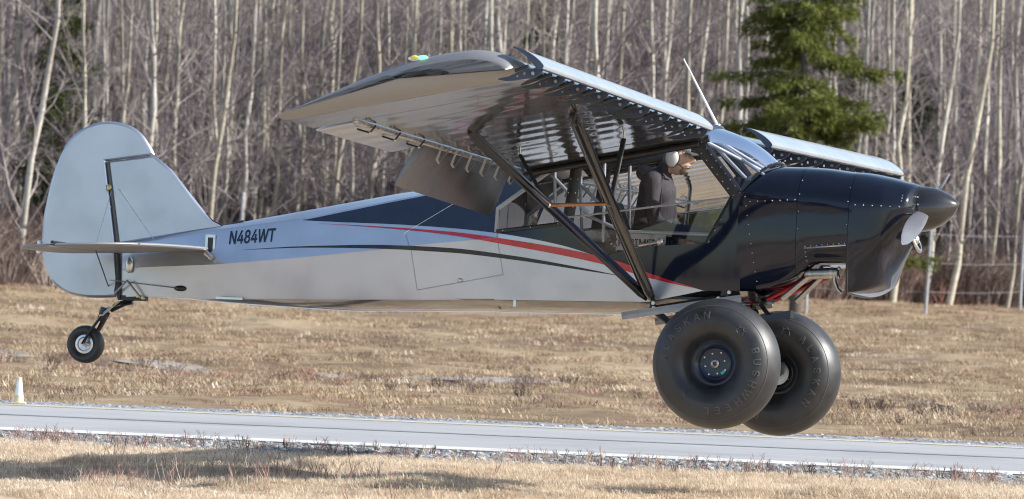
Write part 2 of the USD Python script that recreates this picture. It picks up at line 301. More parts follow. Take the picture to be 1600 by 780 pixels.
def blades(n, h, spread, w, seed, lean=.5):
    r = np.random.default_rng(seed); V, F = [], []
    for i in range(n):
        a, b = r.uniform(0, 2 * math.pi, 2); p = np.array([math.cos(a), math.sin(a), 0]) * spread * math.sqrt(r.random()); d = np.array([math.cos(b), math.sin(b), 0]); s = np.array([-d[1], d[0], 0]) * w * r.uniform(.6, 1.4)
        hh = h * r.uniform(.45, 1.1); ln = lean * r.uniform(.2, 1.5)
        m = p + d * hh * ln * .35 + np.array([0, 0, hh * .6]); t = p + d * hh * ln + np.array([0, 0, hh * (1 - .35 * min(ln, 1.4))])
        k = len(V); V += [p - s, p + s, m - s * .7, m + s * .7, t]; F += [(k, k + 1, k + 3), (k, k + 3, k + 2), (k + 2, k + 3, k + 4)]
    return trimesh.Trimesh(V, F, process=False)
def twigs(n, h, spread, r0, seed, forks=2):
    r = np.random.default_rng(seed); out = []
    for i in range(n):
        a = r.uniform(0, 2 * math.pi); p = np.array([math.cos(a), math.sin(a), 0]) * spread * .3 * r.random(); d = np.array([math.cos(a) * r.uniform(.1, .7), math.sin(a) * r.uniform(.1, .7), 1]); hh = h * r.uniform(.5, 1.1)
        q = p + d * hh * .5; t = p + d * hh + np.r_[r.normal(0, .1, 2) * h, 0]
        out.append(tube([p, q, t], [r0, r0 * .75, r0 * .25], 3, caps=False))
        for k in range(forks):
            e = q + (t - q) * r.random() * .7; out.append(tube([e, e + np.r_[r.normal(0, .25, 2), r.uniform(.15, .4)] * h * .8], [r0 * .6, r0 * .2], 3, caps=False))
    return join(out)
def scatter(n, a0, a1, c0, c1, seed, dens=None):
    r = np.random.default_rng(seed); a, c = r.uniform(a0, a1, n), r.uniform(c0, c1, n); x, y = xy(a, c)
    if dens is not None: k = r.random(n) < dens(x, y); x, y = x[k], y[k]
    return np.stack([x, y, ground_z(x, y)], 1), r
near_grass = [(blades(40, .065, .13, .0017, s, l), 'straw') for s, l in ((1, 1.2), (2, 1.6), (3, .9), (4, 2.))] + [(blades(30, .055, .11, .0018, 5, 1.4), 'straw_brown')]
patch = lambda x, y: np.clip(.15 + 1.9 * (meshkit.fbm(np.stack([x * .8, y * .8, 0 * x], -1), 3, 21) - .18), .25, 1)
pos, r = scatter(28500, -8, 8, -11, -1.95, 31, patch)
pos[:, 2] -= .012
instancer('near_dry_grass', near_grass, pos, r.uniform(.55, 1.25, len(pos)), r.uniform(0, 6.3, len(pos)), r.choice(5, len(pos), p=[.29, .29, .10, .25, .07]), label='pale dry matted grass in the foreground before the runway', cat='grass')
pos, r = scatter(900, -9, 9, -2.4, -.6, 33)
instancer('shoulder_weeds', [(twigs(7, .10, .1, .0025, 41), 'stalks'), (twigs(6, .08, .12, .003, 42), 'dark_brush'), (blades(20, .06, .1, .002, 43, 1.4), 'straw_brown')], pos, r.uniform(.5, 1.3, len(pos)), r.uniform(0, 6.3, len(pos)), r.integers(0, 3, len(pos)), label='brown weeds along the near gravel edge of the runway', cat='weeds')
def rock(seed):
    r = np.random.default_rng(seed); b = trimesh.creation.icosphere(1, 1.); b.vertices *= (1 + r.normal(0, .14, (len(b.vertices), 1))); b.vertices *= [1, .8, .55]; return b
pos, r = scatter(6000, -9, 9, -2.2, -.02, 34)
instancer('shoulder_stones', [(rock(s), 'stone') for s in (1, 2, 3)], pos, .010 + .034 * r.random(len(pos)) ** 3, r.uniform(0, 6.3, len(pos)), r.integers(0, 3, len(pos)), label='loose grey stones along the near edge of the runway', cat='gravel')
pos, r = scatter(4200, -12, 12, RUN_W + .0, RUN_W + .95, 35)
instancer('far_shoulder_stones', [(rock(s), 'stone') for s in (4, 5)], pos, .006 + .022 * r.random(len(pos)) ** 2, r.uniform(0, 6.3, len(pos)), r.integers(0, 2, len(pos)), label='light grey stones along the far edge of the runway', cat='gravel')
# reddish dead stalks in front, lower left of the picture
r = np.random.default_rng(36); n = 150; l = np.r_[r.normal(-2.6, .25, 60), r.normal(-1.45, .35, 60), r.uniform(-5, 5, 30)]; d = np.r_[r.normal(44.9, .4, 60), r.normal(45.1, .4, 60), r.uniform(42, 48, 30)]
x, y = view(l, d); pos = np.stack([x, y, ground_z(x, y)], 1)
instancer('reddish_stalks', [(twigs(3, .17, .08, .003, 45, 1), 'stalks'), (twigs(2, .2, .06, .003, 46, 2), 'stalks')], pos, r.uniform(.5, 1.1, n), r.uniform(0, 6.3, n), r.integers(0, 2, n), label='thin reddish dead stalks standing in the foreground grass', cat='weeds')
# field beyond
def fld(n, lo, hi, seed, width=16):
    r = np.random.default_rng(seed); d = np.sqrt(r.uniform(lo ** 2, hi ** 2, n)); l = r.uniform(-1, 1, n) * (width * d / 133); x, y = view(l, d); a, c = ac(x, y); k = (c > RUN_W + .8) & (d < forest_edge(l) + 1)
    return np.stack([x[k], y[k], ground_z(x[k], y[k])], 1), l[k], d[k], r
def track_d(l): return 71 - .78 * l
pos, l, d, r = fld(30000, 58, 142, 51)
dens = meshkit.fbm(np.stack([pos[:, 0] * .35, pos[:, 1] * .35, 0 * l], -1), 3, 61)
k = r.random(len(pos)) < np.clip(2.2 * (dens - .22), .15, 1); k &= ~((d > track_d(l) - .1) & (d < track_d(l) + .9) & (r.random(len(d)) < .2)); pos = pos[k]
far_grass = [(blades(34, .075, .26, .0045, s, 1.8), m) for s, m in ((71, 'field_straw'), (72, 'straw'), (73, 'straw_brown'), (74, 'straw_brown'))]
instancer('field_grass', far_grass, pos, r.uniform(.5, 1.3, len(pos)), r.uniform(0, 6.3, len(pos)), r.choice(4, len(pos), p=[.46, .06, .28, .20]), label='dry tufted grass of the field between runway and wood', cat='grass')
# low brush in the ditch along the diagonal track, and along the wood
ld = np.linspace(-13, 13, 400)
mt_ = []
for w0, w1, z, m_, nm in ((.3, .85, .02, 'track_dirt', 'dirt_track'),):
    pts = [[(*view(a, track_d(a) + w), 0) for w in np.linspace(w0 + .5 * math.sin(a * 1.7), w1 + .4 * math.sin(a * 2.9 + 1), 4)] for a in np.linspace(-14, 14, 90)]
    P = np.array(pts); P[..., 2] = ground_z(P[..., 0], P[..., 1]) + z; m = grid(P); 
    if m.face_normals[:, 2].mean() < 0: m.invert()
    obj(nm, m, m_, smooth=True, kind='structure')
r = np.random.default_rng(81); n = 1300; l = r.uniform(-13, 13, n); d = track_d(l) - np.abs(r.normal(0, 2.3, n)) - .4; x, y = view(l, d); a, c = ac(x, y)
k = (c > RUN_W + 1.2) & (r.random(n) < np.clip(3.2 * (meshkit.fbm(np.stack([x * .5, y * .5, 0 * x], -1), 3, 17) - .42), 0, 1)); x, y = x[k], y[k]; n = k.sum()
brush = [(twigs(22, .2, .5, .006, 82), 'dark_brush'), (twigs(18, .18, .6, .005, 83), 'stalks'), (blades(30, .14, .3, .006, 84, 1.5), 'straw_brown')]
instancer('ditch_brush', brush, np.stack([x, y, ground_z(x, y)], 1), r.uniform(.3, .75, n), r.uniform(0, 6.3, n), r.choice(3, n, p=[.3, .15, .55]), label='low dark brush in the ditch beside the grey track', cat='brush')
n = 1750; l = np.r_[r.uniform(-17, 17, 1500), r.uniform(-11, -6.5, 250)]; d = forest_edge(l) + np.r_[r.exponential(3.0, 1500) - .8, -r.exponential(2.2, 250)]; x, y = view(l, d)
instancer('wood_edge_brush', [(twigs(30, .9, 1., .010, 86), 'dark_brush'), (twigs(26, 1.3, 1., .010, 87), 'dark_brush'), (twigs(26, .8, 1., .009, 88), 'stalks')], np.stack([x, y, ground_z(x, y)], 1), r.uniform(.4, 1.3, n), r.uniform(0, 6.3, n), r.choice(3, n, p=[.45, .35, .2]), label='dark leafless brush at the foot of the wood', cat='brush')

# ------------------------------------------------------------------ the wood: birches, thicket, spruces
mat('birch_bark', {'tc': ('texture_coordinate', {}), 'o': ('object_info', {}), 'mp': ('mapping', {'scale': (1.2, 1.2, 4.)}), 'n': ('noise_texture', {'scale': 3.2, 'detail': 4., 'roughness': .7}), 'n2': ('noise_texture', {'scale': .9, 'detail': 3.}),
    'r': ('rgb_ramp', {'ramp': [(.28, (.09, .08, .07)), (.38, (.50, .49, .455)), (.6, (.62, .60, .555))]}), 'r2': ('rgb_ramp', {'ramp': [(.35, (.50, .45, .40)), (.55, (.96, .94, .89)), (.7, (1, 1, 1))]}),
    'ro': ('rgb_ramp', {'ramp': [(0, (.50, .475, .43)), (.35, (.9, .87, .78)), (.6, (1, 1, 1)), (1, (.62, .61, .62))]}), 'm': ('mix_color', {'blend_type': 'multiply', 'fac': 1.}), 'm2': ('mix_color', {'blend_type': 'multiply', 'fac': 1.}), 'p': ('principled_bsdf', {'roughness': .8})},
    [('tc.object', 'mp.vector'), ('mp.vector', 'n.vector'), ('tc.object', 'n2.vector'), ('n.fac', 'r.fac'), ('n2.fac', 'r2.fac'), ('o.random', 'ro.fac'), ('r.color', 'm.a'), ('r2.color', 'm.b'), ('m.result', 'm2.a'), ('ro.color', 'm2.b'), ('m2.result', 'p.base_color')])
hued('twig_bark', [(0, (.12, .10, .105)), (.4, (.21, .178, .18)), (.75, (.30, .26, .25)), (1, (.40, .36, .32))])
hued('twig_mauve', [(0, (.14, .118, .13)), (.5, (.25, .215, .23)), (1, (.37, .325, .33))])
hued('bud_tips', [(0, (.26, .24, .13)), (.5, (.36, .33, .19)), (1, (.42, .40, .25))], trans=.2)
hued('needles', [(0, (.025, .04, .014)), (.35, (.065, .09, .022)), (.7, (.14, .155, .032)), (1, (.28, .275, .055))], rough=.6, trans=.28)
hued('needles_shaded', [(0, (.012, .022, .010)), (.5, (.03, .045, .016)), (1, (.065, .08, .025))], rough=.6, trans=.2)  # spruce needles again, darkened: shade on the small spruces put into the colour
plain('spruce_bark', (.08, .065, .055), .9)
plain('post_metal', (.42, .44, .47), .4, .6)

def branch(r, p, d, L, r0, out, tips, depth=0):
    pts = [p]; dirs = d / np.linalg.norm(d)
    for k in range(3):
        dirs = dirs + np.r_[r.normal(0, .16, 2), r.normal(.08, .1)]; dirs /= np.linalg.norm(dirs); pts.append(pts[-1] + dirs * L / 3)
    out.append(tube(pts, [r0, r0 * .75, r0 * .5, r0 * .2], 4 if depth == 0 else 3, caps=False))
    if depth < 2:
        for k in range(5 if depth == 0 else 4):
            t = r.uniform(.25, 1); q = np.array(pts[min(int(t * 3), 2)]) * (1 - (t * 3) % 1) + np.array(pts[min(int(t * 3) + 1, 3)]) * ((t * 3) % 1)
            branch(r, q, dirs + r.normal(0, .6, 3), L * r.uniform(.3, .55), r0 * .5, out, tips, depth + 1)
    else: tips.append(pts[-1])
def birch(seed, H, r0, lean, nb, low=1.2, crook=.12):
    r = np.random.default_rng(seed); n = 14; z = np.linspace(0, 1, n); off = np.cumsum(r.normal(0, crook, (n, 2)), 0) * H / n * .5; off -= off[0]
    pts = np.c_[off[:, 0] + lean[0] * z * H, off[:, 1] + lean[1] * z * H, z * H]; rad = r0 * (1 - .82 * z) ** .8; rad[0] *= 1.25
    trunk = tube(pts, rad, 9); out, tips = [], []
    for k in range(nb):
        t = r.uniform(low / H, .97); i = min(int(t * (n - 1)), n - 2); f = t * (n - 1) - i; p = pts[i] * (1 - f) + pts[i + 1] * f; a = r.uniform(0, 2 * math.pi); up = r.uniform(.35, 1.3)
        branch(r, p, np.array([math.cos(a), math.sin(a), up]), (H * .17 * (1 - t * .6) + .25) * r.uniform(.5, 1.2), .007 + .016 * (1 - t), out, tips)
    return trunk, join(out), tips
BIRCH = [(101, 12, .072, (.0, 0), 24), (102, 11, .058, (.03, 0), 28), (103, 13, .085, (.05, .0), 22), (104, 10, .05, (-.02, .02), 30), (105, 12, .066, (.07, 0), 24), (106, 9, .045, (.01, 0), 30)]
def make_tree(name, spec, label, cat, group, loc, rot, scale, buds=False):
    t = thing(name, label, cat, loc, rot, group, scale=scale); trunk, crown, tips = birch(*spec)
    obj('trunk', trunk, 'birch_bark', t, smooth=True); obj('crown', crown, 'twig_bark', t, smooth=True)
    if buds:
        r = np.random.default_rng(spec[0]); tips = np.array(tips); tips = np.repeat(tips[r.random(len(tips)) < .5], 2, 0) + r.normal(0, .06, (2 * (0 + (r.random(0).size)) + 0, 3)) if False else np.array(tips)
        V = []; F = []
        for p in tips[::(4 if spec[0] in (102, 104, 106) else 12)]:
            for k in range(3):
                q = p + r.normal(0, .07, 3); a, b = r.normal(0, .022, (2, 3)); i = len(V); V += [q, q + a, q + b]; F.append((i, i + 1, i + 2))
        obj('buds', trimesh.Trimesh(V, F, process=False), 'bud_tips', t, kind='stuff')
    return t
def place(src, name, loc, rot, scale, label, cat, group=None):
    t = thing(name, label, cat, loc, rot, group, scale=scale)
    t.GetReferences().AddInternalReference(src.GetPath()); t.SetInstanceable(True)
    UsdGeom.Xformable(t).ClearXformOpOrder(); xf = UsdGeom.Xformable(t)
    xf.SetXformOpOrder([])
    for nm in list(t.GetPropertyNames()):
        if nm.startswith('xformOp:'): t.RemoveProperty(nm)
    xf.AddTranslateOp().Set(Gf.Vec3d(*map(float, loc))); xf.AddRotateZOp().Set(math.degrees(rot)); xf.AddScaleOp().Set(Gf.Vec3f(*map(float, np.broadcast_to(scale, 3))))
    return t
# (metres right of the view axis at eye height, distance, kind, girth, label): the birches one can tell apart along the edge of the wood
PX = lambda px, d: (px - 800) / 9990 * d
front = [
 (18, 130, 4, 1.15, 'pale birch leaning right at the far left edge, rising left of the tail fin'), (118, 134, 0, .8, 'slim straight birch rising above the top of the rudder, left of centre'),
 (182, 134, 1, .9, 'straight pale birch directly above the top of the tail fin'), (217, 132, 0, 1.2, 'bright white straight birch rising just right of the fin top'),
 (266, 134, 3, 1.3, 'slim birch rising from behind the sloping front of the tail fin'), (312, 133, 4, .9, 'slightly leaning birch rising just ahead of the tail fin'),
 (345, 136, 0, .9, 'pale birch behind the rear fuselage above the registration letters'), (372, 134, 1, 1.1, 'grey birch beside the bent fence post behind the tail'),
 (395, 138, 2, .8, 'stout birch just left of the near wing tip, above the rear fuselage'), (428, 134, 3, 1.2, 'slim birch whose trunk passes behind the pointed rear of the wing tip'),
 (462, 137, 0, .9, 'straight birch seen just under the aileron tip'), (505, 134, 4, .95, 'right-leaning birch seen above and below the aileron'),
 (540, 138, 1, 1., 'birch behind the middle of the aileron'), (572, 133, 0, 1.1, 'pale straight birch rising above the middle of the near wing tip'),
 (632, 132, 2, .9, 'bright cream birch rising left of the green wing light'), (655, 136, 1, .9, 'thin birch rising just left of the green wing light'), (692, 134, 0, 1., 'pale birch rising just right of the green wing light'),
 (716, 137, 3, 1.2, 'thin birch above the crest of the near wing tip'), (755, 134, 0, 1.1, 'straight birch above the front of the near wing tip'), (850, 138, 3, 1.5, 'grey birch above the outer end of the near slat'),
 (862, 133, 1, 1., 'pale birch standing behind the small young spruce above the near slat'), (918, 131, 0, 1.25, 'thick cream birch above the outer third of the near slat'), (950, 135, 1, .95, 'slim birch above the middle of the near slat'),
 (1004, 133, 0, .95, 'left trunk of the close trio of birches above the near slat'), (1019, 135, 1, .9, 'middle trunk of the close trio of birches above the near slat'), (1031, 133, 3, 1.3, 'right trunk of the close trio of birches above the near slat'),
 (1058, 131, 2, .85, 'stout birch passing just left of the whip antenna'), (1112, 133, 1, 1., 'pale birch just right of the whip antenna, left of the big spruce'), (1135, 137, 0, .8, 'slim birch at the left fringe of the big spruce'),
 (1335, 134, 1, .9, 'slim birch at the right fringe of the big spruce'), (1385, 133, 0, .8, 'left birch of the white group right of the big spruce'), (1397, 131, 1, 1.2, 'whitest birch of the group right of the big spruce'), (1404, 134, 2, .8, 'yellowish birch of the group right of the big spruce'),
 (1445, 133, 4, .9, 'right-leaning slim birch rising behind the spinner'), (1484, 131, 4, 1.15, 'cream birch leaning right just ahead of the propeller'), (1508, 136, 1, .9, 'thin birch ahead of the spinner tip'),
 (1545, 134, 2, .75, 'birch between the two metal posts at the right'), (1575, 132, 4, .8, 'birch leaning right near the right edge of the view')]
protos = []
for k, s in enumerate(BIRCH):
    l0 = [i for i, q in enumerate(front) if q[2] == k][:1]
    protos.append(None)
for px, d, k, g, lab in front:
    d = d + .8 * PX(px, d); l = PX(px, d); k = k % 6; x, y = view(l, d); g *= .95; loc = (x, y, ground_z(x, y) - .05); rot = PSI + random.uniform(-.25, .25); sc = (g, g, random.uniform(.92, 1.1))
    if protos[k] is None: protos[k] = make_tree('birch_tree', BIRCH[k], lab, 'tree', None, loc, rot, sc, buds=True)
    else: place(protos[k], 'birch_tree', loc, rot, sc, lab, 'tree')
if protos[5] is None:
    x, y = view(-11.5, 128.); protos[5] = make_tree('birch_tree', BIRCH[5], 'small twiggy birch just outside the left edge, at the front of the wood', 'tree', None, (x, y, ground_z(x, y)), 0, (1, 1, 1), True)
r = np.random.default_rng(201)
for i in range(300):
    d = 134.5 + 30 * (i / 300) + r.uniform(-1.5, 1.5); l = r.uniform(-1, 1) * 11.4 * d / 133; d += .8 * l; x, y = view(l, d); g = r.uniform(.5, 1.1)
    place(protos[int(r.integers(0, 6))], 'birch_tree', (x, y, ground_z(x, y) - .05), r.uniform(0, 6.28), (g, g, r.uniform(.8, 1.2)), 'slender bare birch in the crowd of trunks behind the front row of the wood', 'tree', 'birches crowded in the wood behind its front row')
stand = [birch(120 + k, 10.5 + k, .058 + .006 * k, (.02 * k - .02, 0), 7, 2.5) for k in range(3)]
n = 750; d = 146 + 62 * r.random(n) ** 1.2; l = r.uniform(-1, 1, n) * 12 * d / 133; d = d + .8 * l; x, y = view(l, d)
instancer('birch_stand', [(q[0], 'birch_bark') for q in stand] + [(q[1], 'twig_bark') for q in stand], np.tile(np.stack([x, y, ground_z(x, y)], 1), (2, 1)), np.tile(r.uniform(.5, 1.1, n), 2), np.tile(r.uniform(0, 6.3, n), 2), np.r_[np.arange(n) % 3, np.arange(n) % 3 + 3], label='pale trunks crowded together deep in the wood', cat='woodland')
# thicket: uncountable stems and twigs further in
def thicket(seed, n, h):
    r = np.random.default_rng(seed); out = []
    for i in range(n):
        p = np.r_[r.uniform(-1.6, 1.6, 2), 0]; hh = h * r.uniform(.5, 1.1); d = np.r_[r.normal(0, .10, 2), 1]; q = p + d * hh * .5 + np.r_[r.normal(0, .1, 2), 0]; t = p + d * hh
        out.append(tube([p, q, t], [.022, .015, .004], 3, caps=False))
        for k in range(7):
            e = p + (t - p) * r.uniform(.2, 1); a = r.uniform(0, 6.28); L = r.uniform(.3, 1.1); e2 = e + np.array([math.cos(a) * .5, math.sin(a) * .5, r.uniform(.4, 1)]) * L
            out.append(tube([e, e2], [.008, .003], 3, caps=False))
            for j in range(3): e3 = e + (e2 - e) * r.uniform(.3, 1); out.append(tube([e3, e3 + r.normal(0, .2, 3) + [0, 0, .22]], [.0045, .002], 3, caps=False))
    return join(out)
n = 900; d = 146 + 70 * r.random(n) ** 1.2; l = r.uniform(-1, 1, n) * 12.5 * d / 133; d = d + .8 * l; x, y = view(l, d)
instancer('thicket', [(thicket(211, 26, 6.), 'twig_mauve'), (thicket(212, 24, 7.5), 'twig_bark'), (thicket(213, 26, 9.5), 'twig_mauve')], np.stack([x, y, ground_z(x, y)], 1), r.uniform(.8, 1.25, n), r.uniform(0, 6.3, n), r.integers(0, 3, n), label='mauve grey mass of bare stems and twigs filling the wood', cat='woodland')
n = 500; d = 205 + 120 * r.random(n); l = r.uniform(-1, 1, n) * 14 * d / 133; d = d + .8 * l; x, y = view(l, d)
instancer('hillside_wood', [(thicket(214, 30, 9.), 'twig_mauve'), (thicket(215, 30, 8.), 'twig_mauve')], np.stack([x, y, ground_z(x, y)], 1), r.uniform(1., 1.5, n), r.uniform(0, 6.3, n), r.integers(0, 2, n), label='distant leafless woodland covering the hillside', cat='woodland')

n = 700; d = 134 + 60 * r.random(n) ** 1.3; l = np.where(r.random(n) < .5, -1, 1) * r.uniform(11.2, 34, n) * d / 133; d = d + .8 * l; x, y = view(l, d)
instancer('flanking_wood', [(thicket(219, 24, 7.5), 'twig_mauve')] + [(join([q[0]]), 'birch_bark') for q in stand] + [(q[1], 'twig_bark') for q in stand], np.tile(np.stack([x, y, ground_z(x, y)], 1), (3, 1)), np.tile(r.uniform(.6, 1.15, n), 3), np.tile(r.uniform(0, 6.3, n), 3), np.r_[np.zeros(n, int), np.arange(n) % 3 + 1, np.arange(n) % 3 + 4], label='leafless wood going on to the left and right of the view', cat='woodland')
# the clearing is ringed by the same kind of wood, out of the picture to the right, to the left and far behind the viewer
r = np.random.default_rng(230); n = 900; u = r.random(n); a = np.where(u < .45, r.uniform(-.1, 1.1, n), np.where(u < .6, r.uniform(2.1, 3.0, n), r.uniform(3.0, 6.15, n))); R0 = np.where(u < .45, 118, np.where(u < .6, 60, 165)) + r.uniform(0, 40, n)
l, d = R0 * np.cos(a), 45 + R0 * np.sin(a); k = (np.abs(l) > 13.5 * np.maximum(d, 30) / 133 + 4) | (d < -20); k &= (d < 0) | (l > 0) | (d > forest_edge(l)); l, d = l[k], d[k]; n = len(l); x, y = view(l, d)
instancer('surrounding_wood', [(thicket(217, 34, 10.), 'twig_bark'), (thicket(218, 34, 9.), 'twig_mauve')], np.stack([x, y, ground_z(x, y)], 1), r.uniform(1., 1.3, n), r.uniform(0, 6.3, n), r.integers(0, 2, n), label='leafless woodland ringing the clearing beyond the sides of the view', cat='woodland')
def spruce(seed, H, R, base, nw, per=7, dense=1.):
    r = np.random.default_rng(seed); wood_, V, F = [], [], []
    def spray(p, d, L, droop):
        s = np.cross(d, (0, 0, 1)); s /= np.linalg.norm(s) + 1e-9
        for q in range(int(9 * dense)):
            t = r.uniform(.1, 1); side = r.choice([-1, 1]); c = p + d * L * t + np.array([0, 0, -droop * t]); ln = L * .42 * (1.15 - t) + .07; e = c + (d * .6 + s * side * r.uniform(.4, 1.0)) * ln + np.array([0, 0, r.uniform(-.20, .08)])
            for j in range(4):
                a = c + (e - c) * r.random() + r.normal(0, .022, 3); i = len(V); w = r.normal(0, 1, 3); w /= np.linalg.norm(w)
                g = (e - c) / (np.linalg.norm(e - c) + 1e-9) * r.uniform(.05, .13) + np.array([0, 0, r.uniform(-.05, .03)])
                V.extend([a - w * .019, a + w * .019, a + g]); F.append((i, i + 1, i + 2))
    for k in range(nw):
        t = k / (nw - 1); z = base + (H - base) * t ** .93; L = R * (1 - t) ** .85 + .12; a0 = r.uniform(0, 6.28)
        for b in range(per):
            if r.random() < .22: continue
            a = a0 + b * 2 * math.pi / per + r.normal(0, .5); d = np.array([math.cos(a), math.sin(a), 0]); LL = L * r.choice([.5, .8, 1., 1.15]) * r.uniform(.8, 1.1); droop = LL * r.uniform(.05, .42); p0 = np.array([0, 0, z + r.normal(0, .22)])
            p1 = p0 + d * LL * .55 + np.array([0, 0, .03 - droop * .5]); p2 = p0 + d * LL + np.array([0, 0, -droop * .55])
            wood_.append(tube([p0, p1, p2], [.022 * (1 - t) + .008, .012, .004], 4, caps=False))
            m = max(3, int(LL / .13))
            for j in range(m):
                f = (j + .7) / m; c = p0 + d * LL * f + np.array([0, 0, -droop * min(f, .6) * .9]); da = d + np.r_[r.normal(0, .5, 2), 0]; da /= np.linalg.norm(da); spray(c, da, .20 + .22 * LL * (1.05 - f), .05)
    trunk = tube([(0, 0, 0), (0, 0, H * .5), (0, 0, H)], [.012 * H + .02, .007 * H + .01, .006], 9)
    return trunk, join(wood_), trimesh.Trimesh(np.array(V), np.array(F), process=False)
def spot(px, d0): k = (px - 800) / 9990; l = k * d0 / (1 - .8 * k); return l, d0 + .8 * l
def make_spruce(name, args, label, px, d0, rot=0, scale=1, group=None):
    l, d = spot(px, d0); x, y = view(l, d); t = thing(name, label, 'tree', (x, y, ground_z(x, y) - .05), rot, group, scale=scale); tr, w, f = spruce(*args)
    obj('trunk', tr, 'spruce_bark', t, smooth=True); obj('bough', w, 'spruce_bark', t, kind='stuff'); obj('crown', f, 'needles' if px > 1000 else 'needles_shaded', t); return t
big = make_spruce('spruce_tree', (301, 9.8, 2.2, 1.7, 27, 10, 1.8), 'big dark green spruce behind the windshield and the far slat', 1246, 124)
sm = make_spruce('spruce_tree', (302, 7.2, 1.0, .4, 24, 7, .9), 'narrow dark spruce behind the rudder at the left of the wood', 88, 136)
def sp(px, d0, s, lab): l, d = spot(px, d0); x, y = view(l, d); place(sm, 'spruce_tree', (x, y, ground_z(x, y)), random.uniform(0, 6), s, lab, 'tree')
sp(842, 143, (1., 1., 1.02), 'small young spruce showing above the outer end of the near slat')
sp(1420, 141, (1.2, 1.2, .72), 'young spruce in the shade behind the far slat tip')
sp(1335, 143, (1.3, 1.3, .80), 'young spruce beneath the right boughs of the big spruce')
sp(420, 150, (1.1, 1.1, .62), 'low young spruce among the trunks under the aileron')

# ------------------------------------------------------------------ fence posts along the wood
def post(px, d, H, lean, lab, arm=False):
    l = PX(px, d); x, y = view(l, d); z = float(ground_z(x, y)); t = thing('fence_post', lab, 'post', (x, y, z), PSI, None)
    obj('pole', tube([(0, 0, -.1), (lean * H * .5, 0, H * .5), (lean * H, 0, H)], .036, 10), 'post_metal', t, smooth=40)
    obj('post_cap', ball((lean * H, 0, H), .045, (1, 1, .6), 1), 'post_metal', t)
    if arm: obj('wire_arm', tube([(lean * H, 0, H - .02), (lean * H + .1, -.12, H + .25)], .02, 6), 'post_metal', t)
post(1449, 132, 1.85, .03, 'grey metal fence post under the spinner')
post(1596, 138, 1.95, .02, 'grey metal fence post at the right edge of the view')
post(374, 127, 1.95, .02, 'grey metal fence post with bent top arm behind the rear fuselage', True)
post(1262, 132, 1.6, .02, 'grey metal fence post showing between the exhaust and the cowl bottom')
for i, (a, b) in enumerate(((1449, 1596), (1262, 1449))):
    pa, pb = [np.array([*view(PX(q, dd_), dd_), 0]) for q, dd_ in ((a, 132), (b, 138 if b == 1596 else 132))]
    for h in (.5, 1.1, 1.7):
        w = tube([pa + [0, 0, h], (pa + pb) / 2 + [0, 0, h - .03], pb + [0, 0, h]], .004, 4)
        obj('fence_wire', w, 'post_metal', label=f'{ {.5: "lowest", 1.1: "middle", 1.7: "top"}[h]} thin wire strung between the posts {"right of the spinner" if i == 0 else "under the cowling"}', cat='wire')

# marker cone on the far edge of the runway
x, y = view(PX(32, 60), 0); 
dd_ = np.linspace(50, 70, 4001); x, y = view(PX(38, dd_), dd_); k = int(np.argmin(np.abs(ac(x, y)[1] - (RUN_W - .12)))); x, y = float(x[k]), float(y[k])
plain('cone_white', (.80, .80, .78), .5, ns=20.); plain('cone_band', (.75, .60, .38), .5, ns=20.)
t = thing('marker_cone', 'small white marker cone with cream bands on the far runway edge', 'cone', (x, y, .012), PSI)
obj('base_plate', box((0, 0, .007), (.13, .13, .014)), 'cone_band', t)
obj('cone_body', lathe([(.047, .012), (.042, .05), (.022, .225), (.019, .24), (.0, .243)], 24, 'z'), 'cone_white', t, smooth=40)
obj('band', lathe([(.0485, .014), (.0405, .075)], 24, 'z'), 'cone_band', t, smooth=True); obj('band', lathe([(.0243, .215), (.021, .243), (0, .246)], 24, 'z'), 'cone_band', t, smooth=40)

# ------------------------------------------------------------------ the aircraft (x forward, y to its left, z up; its right side faces the camera)
AC = UsdGeom.Xform.Define(stage, '/World/airplane'); AC.AddTranslateOp().Set(Gf.Vec3d(0, 0, PLANE_Z)); AC.AddRotateXOp().Set(-math.degrees(BANK))
AC = tag(AC, 'silver and black high wing bush plane with huge balloon tyres, flying just above the grass', 'airplane')
def grp(name, parent=AC, label=None):
    x = UsdGeom.Xform.Define(stage, numbered(path_of(parent), name)); return tag(x, label)
S1 = [-1, 1]
# fuselage stations: x, zb, wb, zs, ws, zt, wt, zd   (bottom longeron, side stringer, top longeron, spine)
ST = np.array([(-3.97, -.085, .018, .10, .022, .285, .016, .30), (-3.80, -.075, .05, .13, .058, .305, .040, .335), (-3.2, -.078, .165, .165, .185, .415, .12, .457), (-2.5, -.06, .235, .24, .268, .52, .20, .602),
    (-1.9, -.038, .29, .315, .328, .652, .26, .728), (-1.54, -.028, .32, .365, .356, .727, .29, .792), (-1.05, -.013, .355, .42, .383, .83, .32, .90), (-.66, -.003, .36, .42, .385, .915, .34, .965)])
def st(x): return [np.interp(x, ST[:, 0], ST[:, k]) for k in range(1, 8)]
def yside(x, z):
    zb, wb, zs, ws, zt, wt, zd = st(x)
    w = np.where(z < zs, np.interp(z, [zb, zs], [wb, ws]) if np.ndim(z) == 0 else wb + (z - zb) / (zs - zb) * (ws - wb), ws + (z - zs) / (zt - zs) * (wt - ws))
    q = np.maximum(z, 0) / .35; h = np.clip((x - .25) / .55, 0, 1)
    flat = .36 + .025 * q / (1 + q ** 2) ** .5 + h * h * (3 - 2 * h) * .025
    k = np.clip((x + 1.05) / .4, 0, 1)
    return w * (1 - k) + flat * k
def yv(x, z): return np.vectorize(lambda a, b: float(yside(a, b)))(x, z)
LW = np.array([(-1.05, .462), (-.56, .535), (-.26, .325), (.0, .395), (.488, .44), (.665, .785), (.73, .80)])   # lower edge of the windows
def zbot(x): return np.interp(x, [-3.97, -3.8, -3.2, -1.05, .06, .467, .84], [-.085, -.075, -.078, -.013, .013, .107, .117])
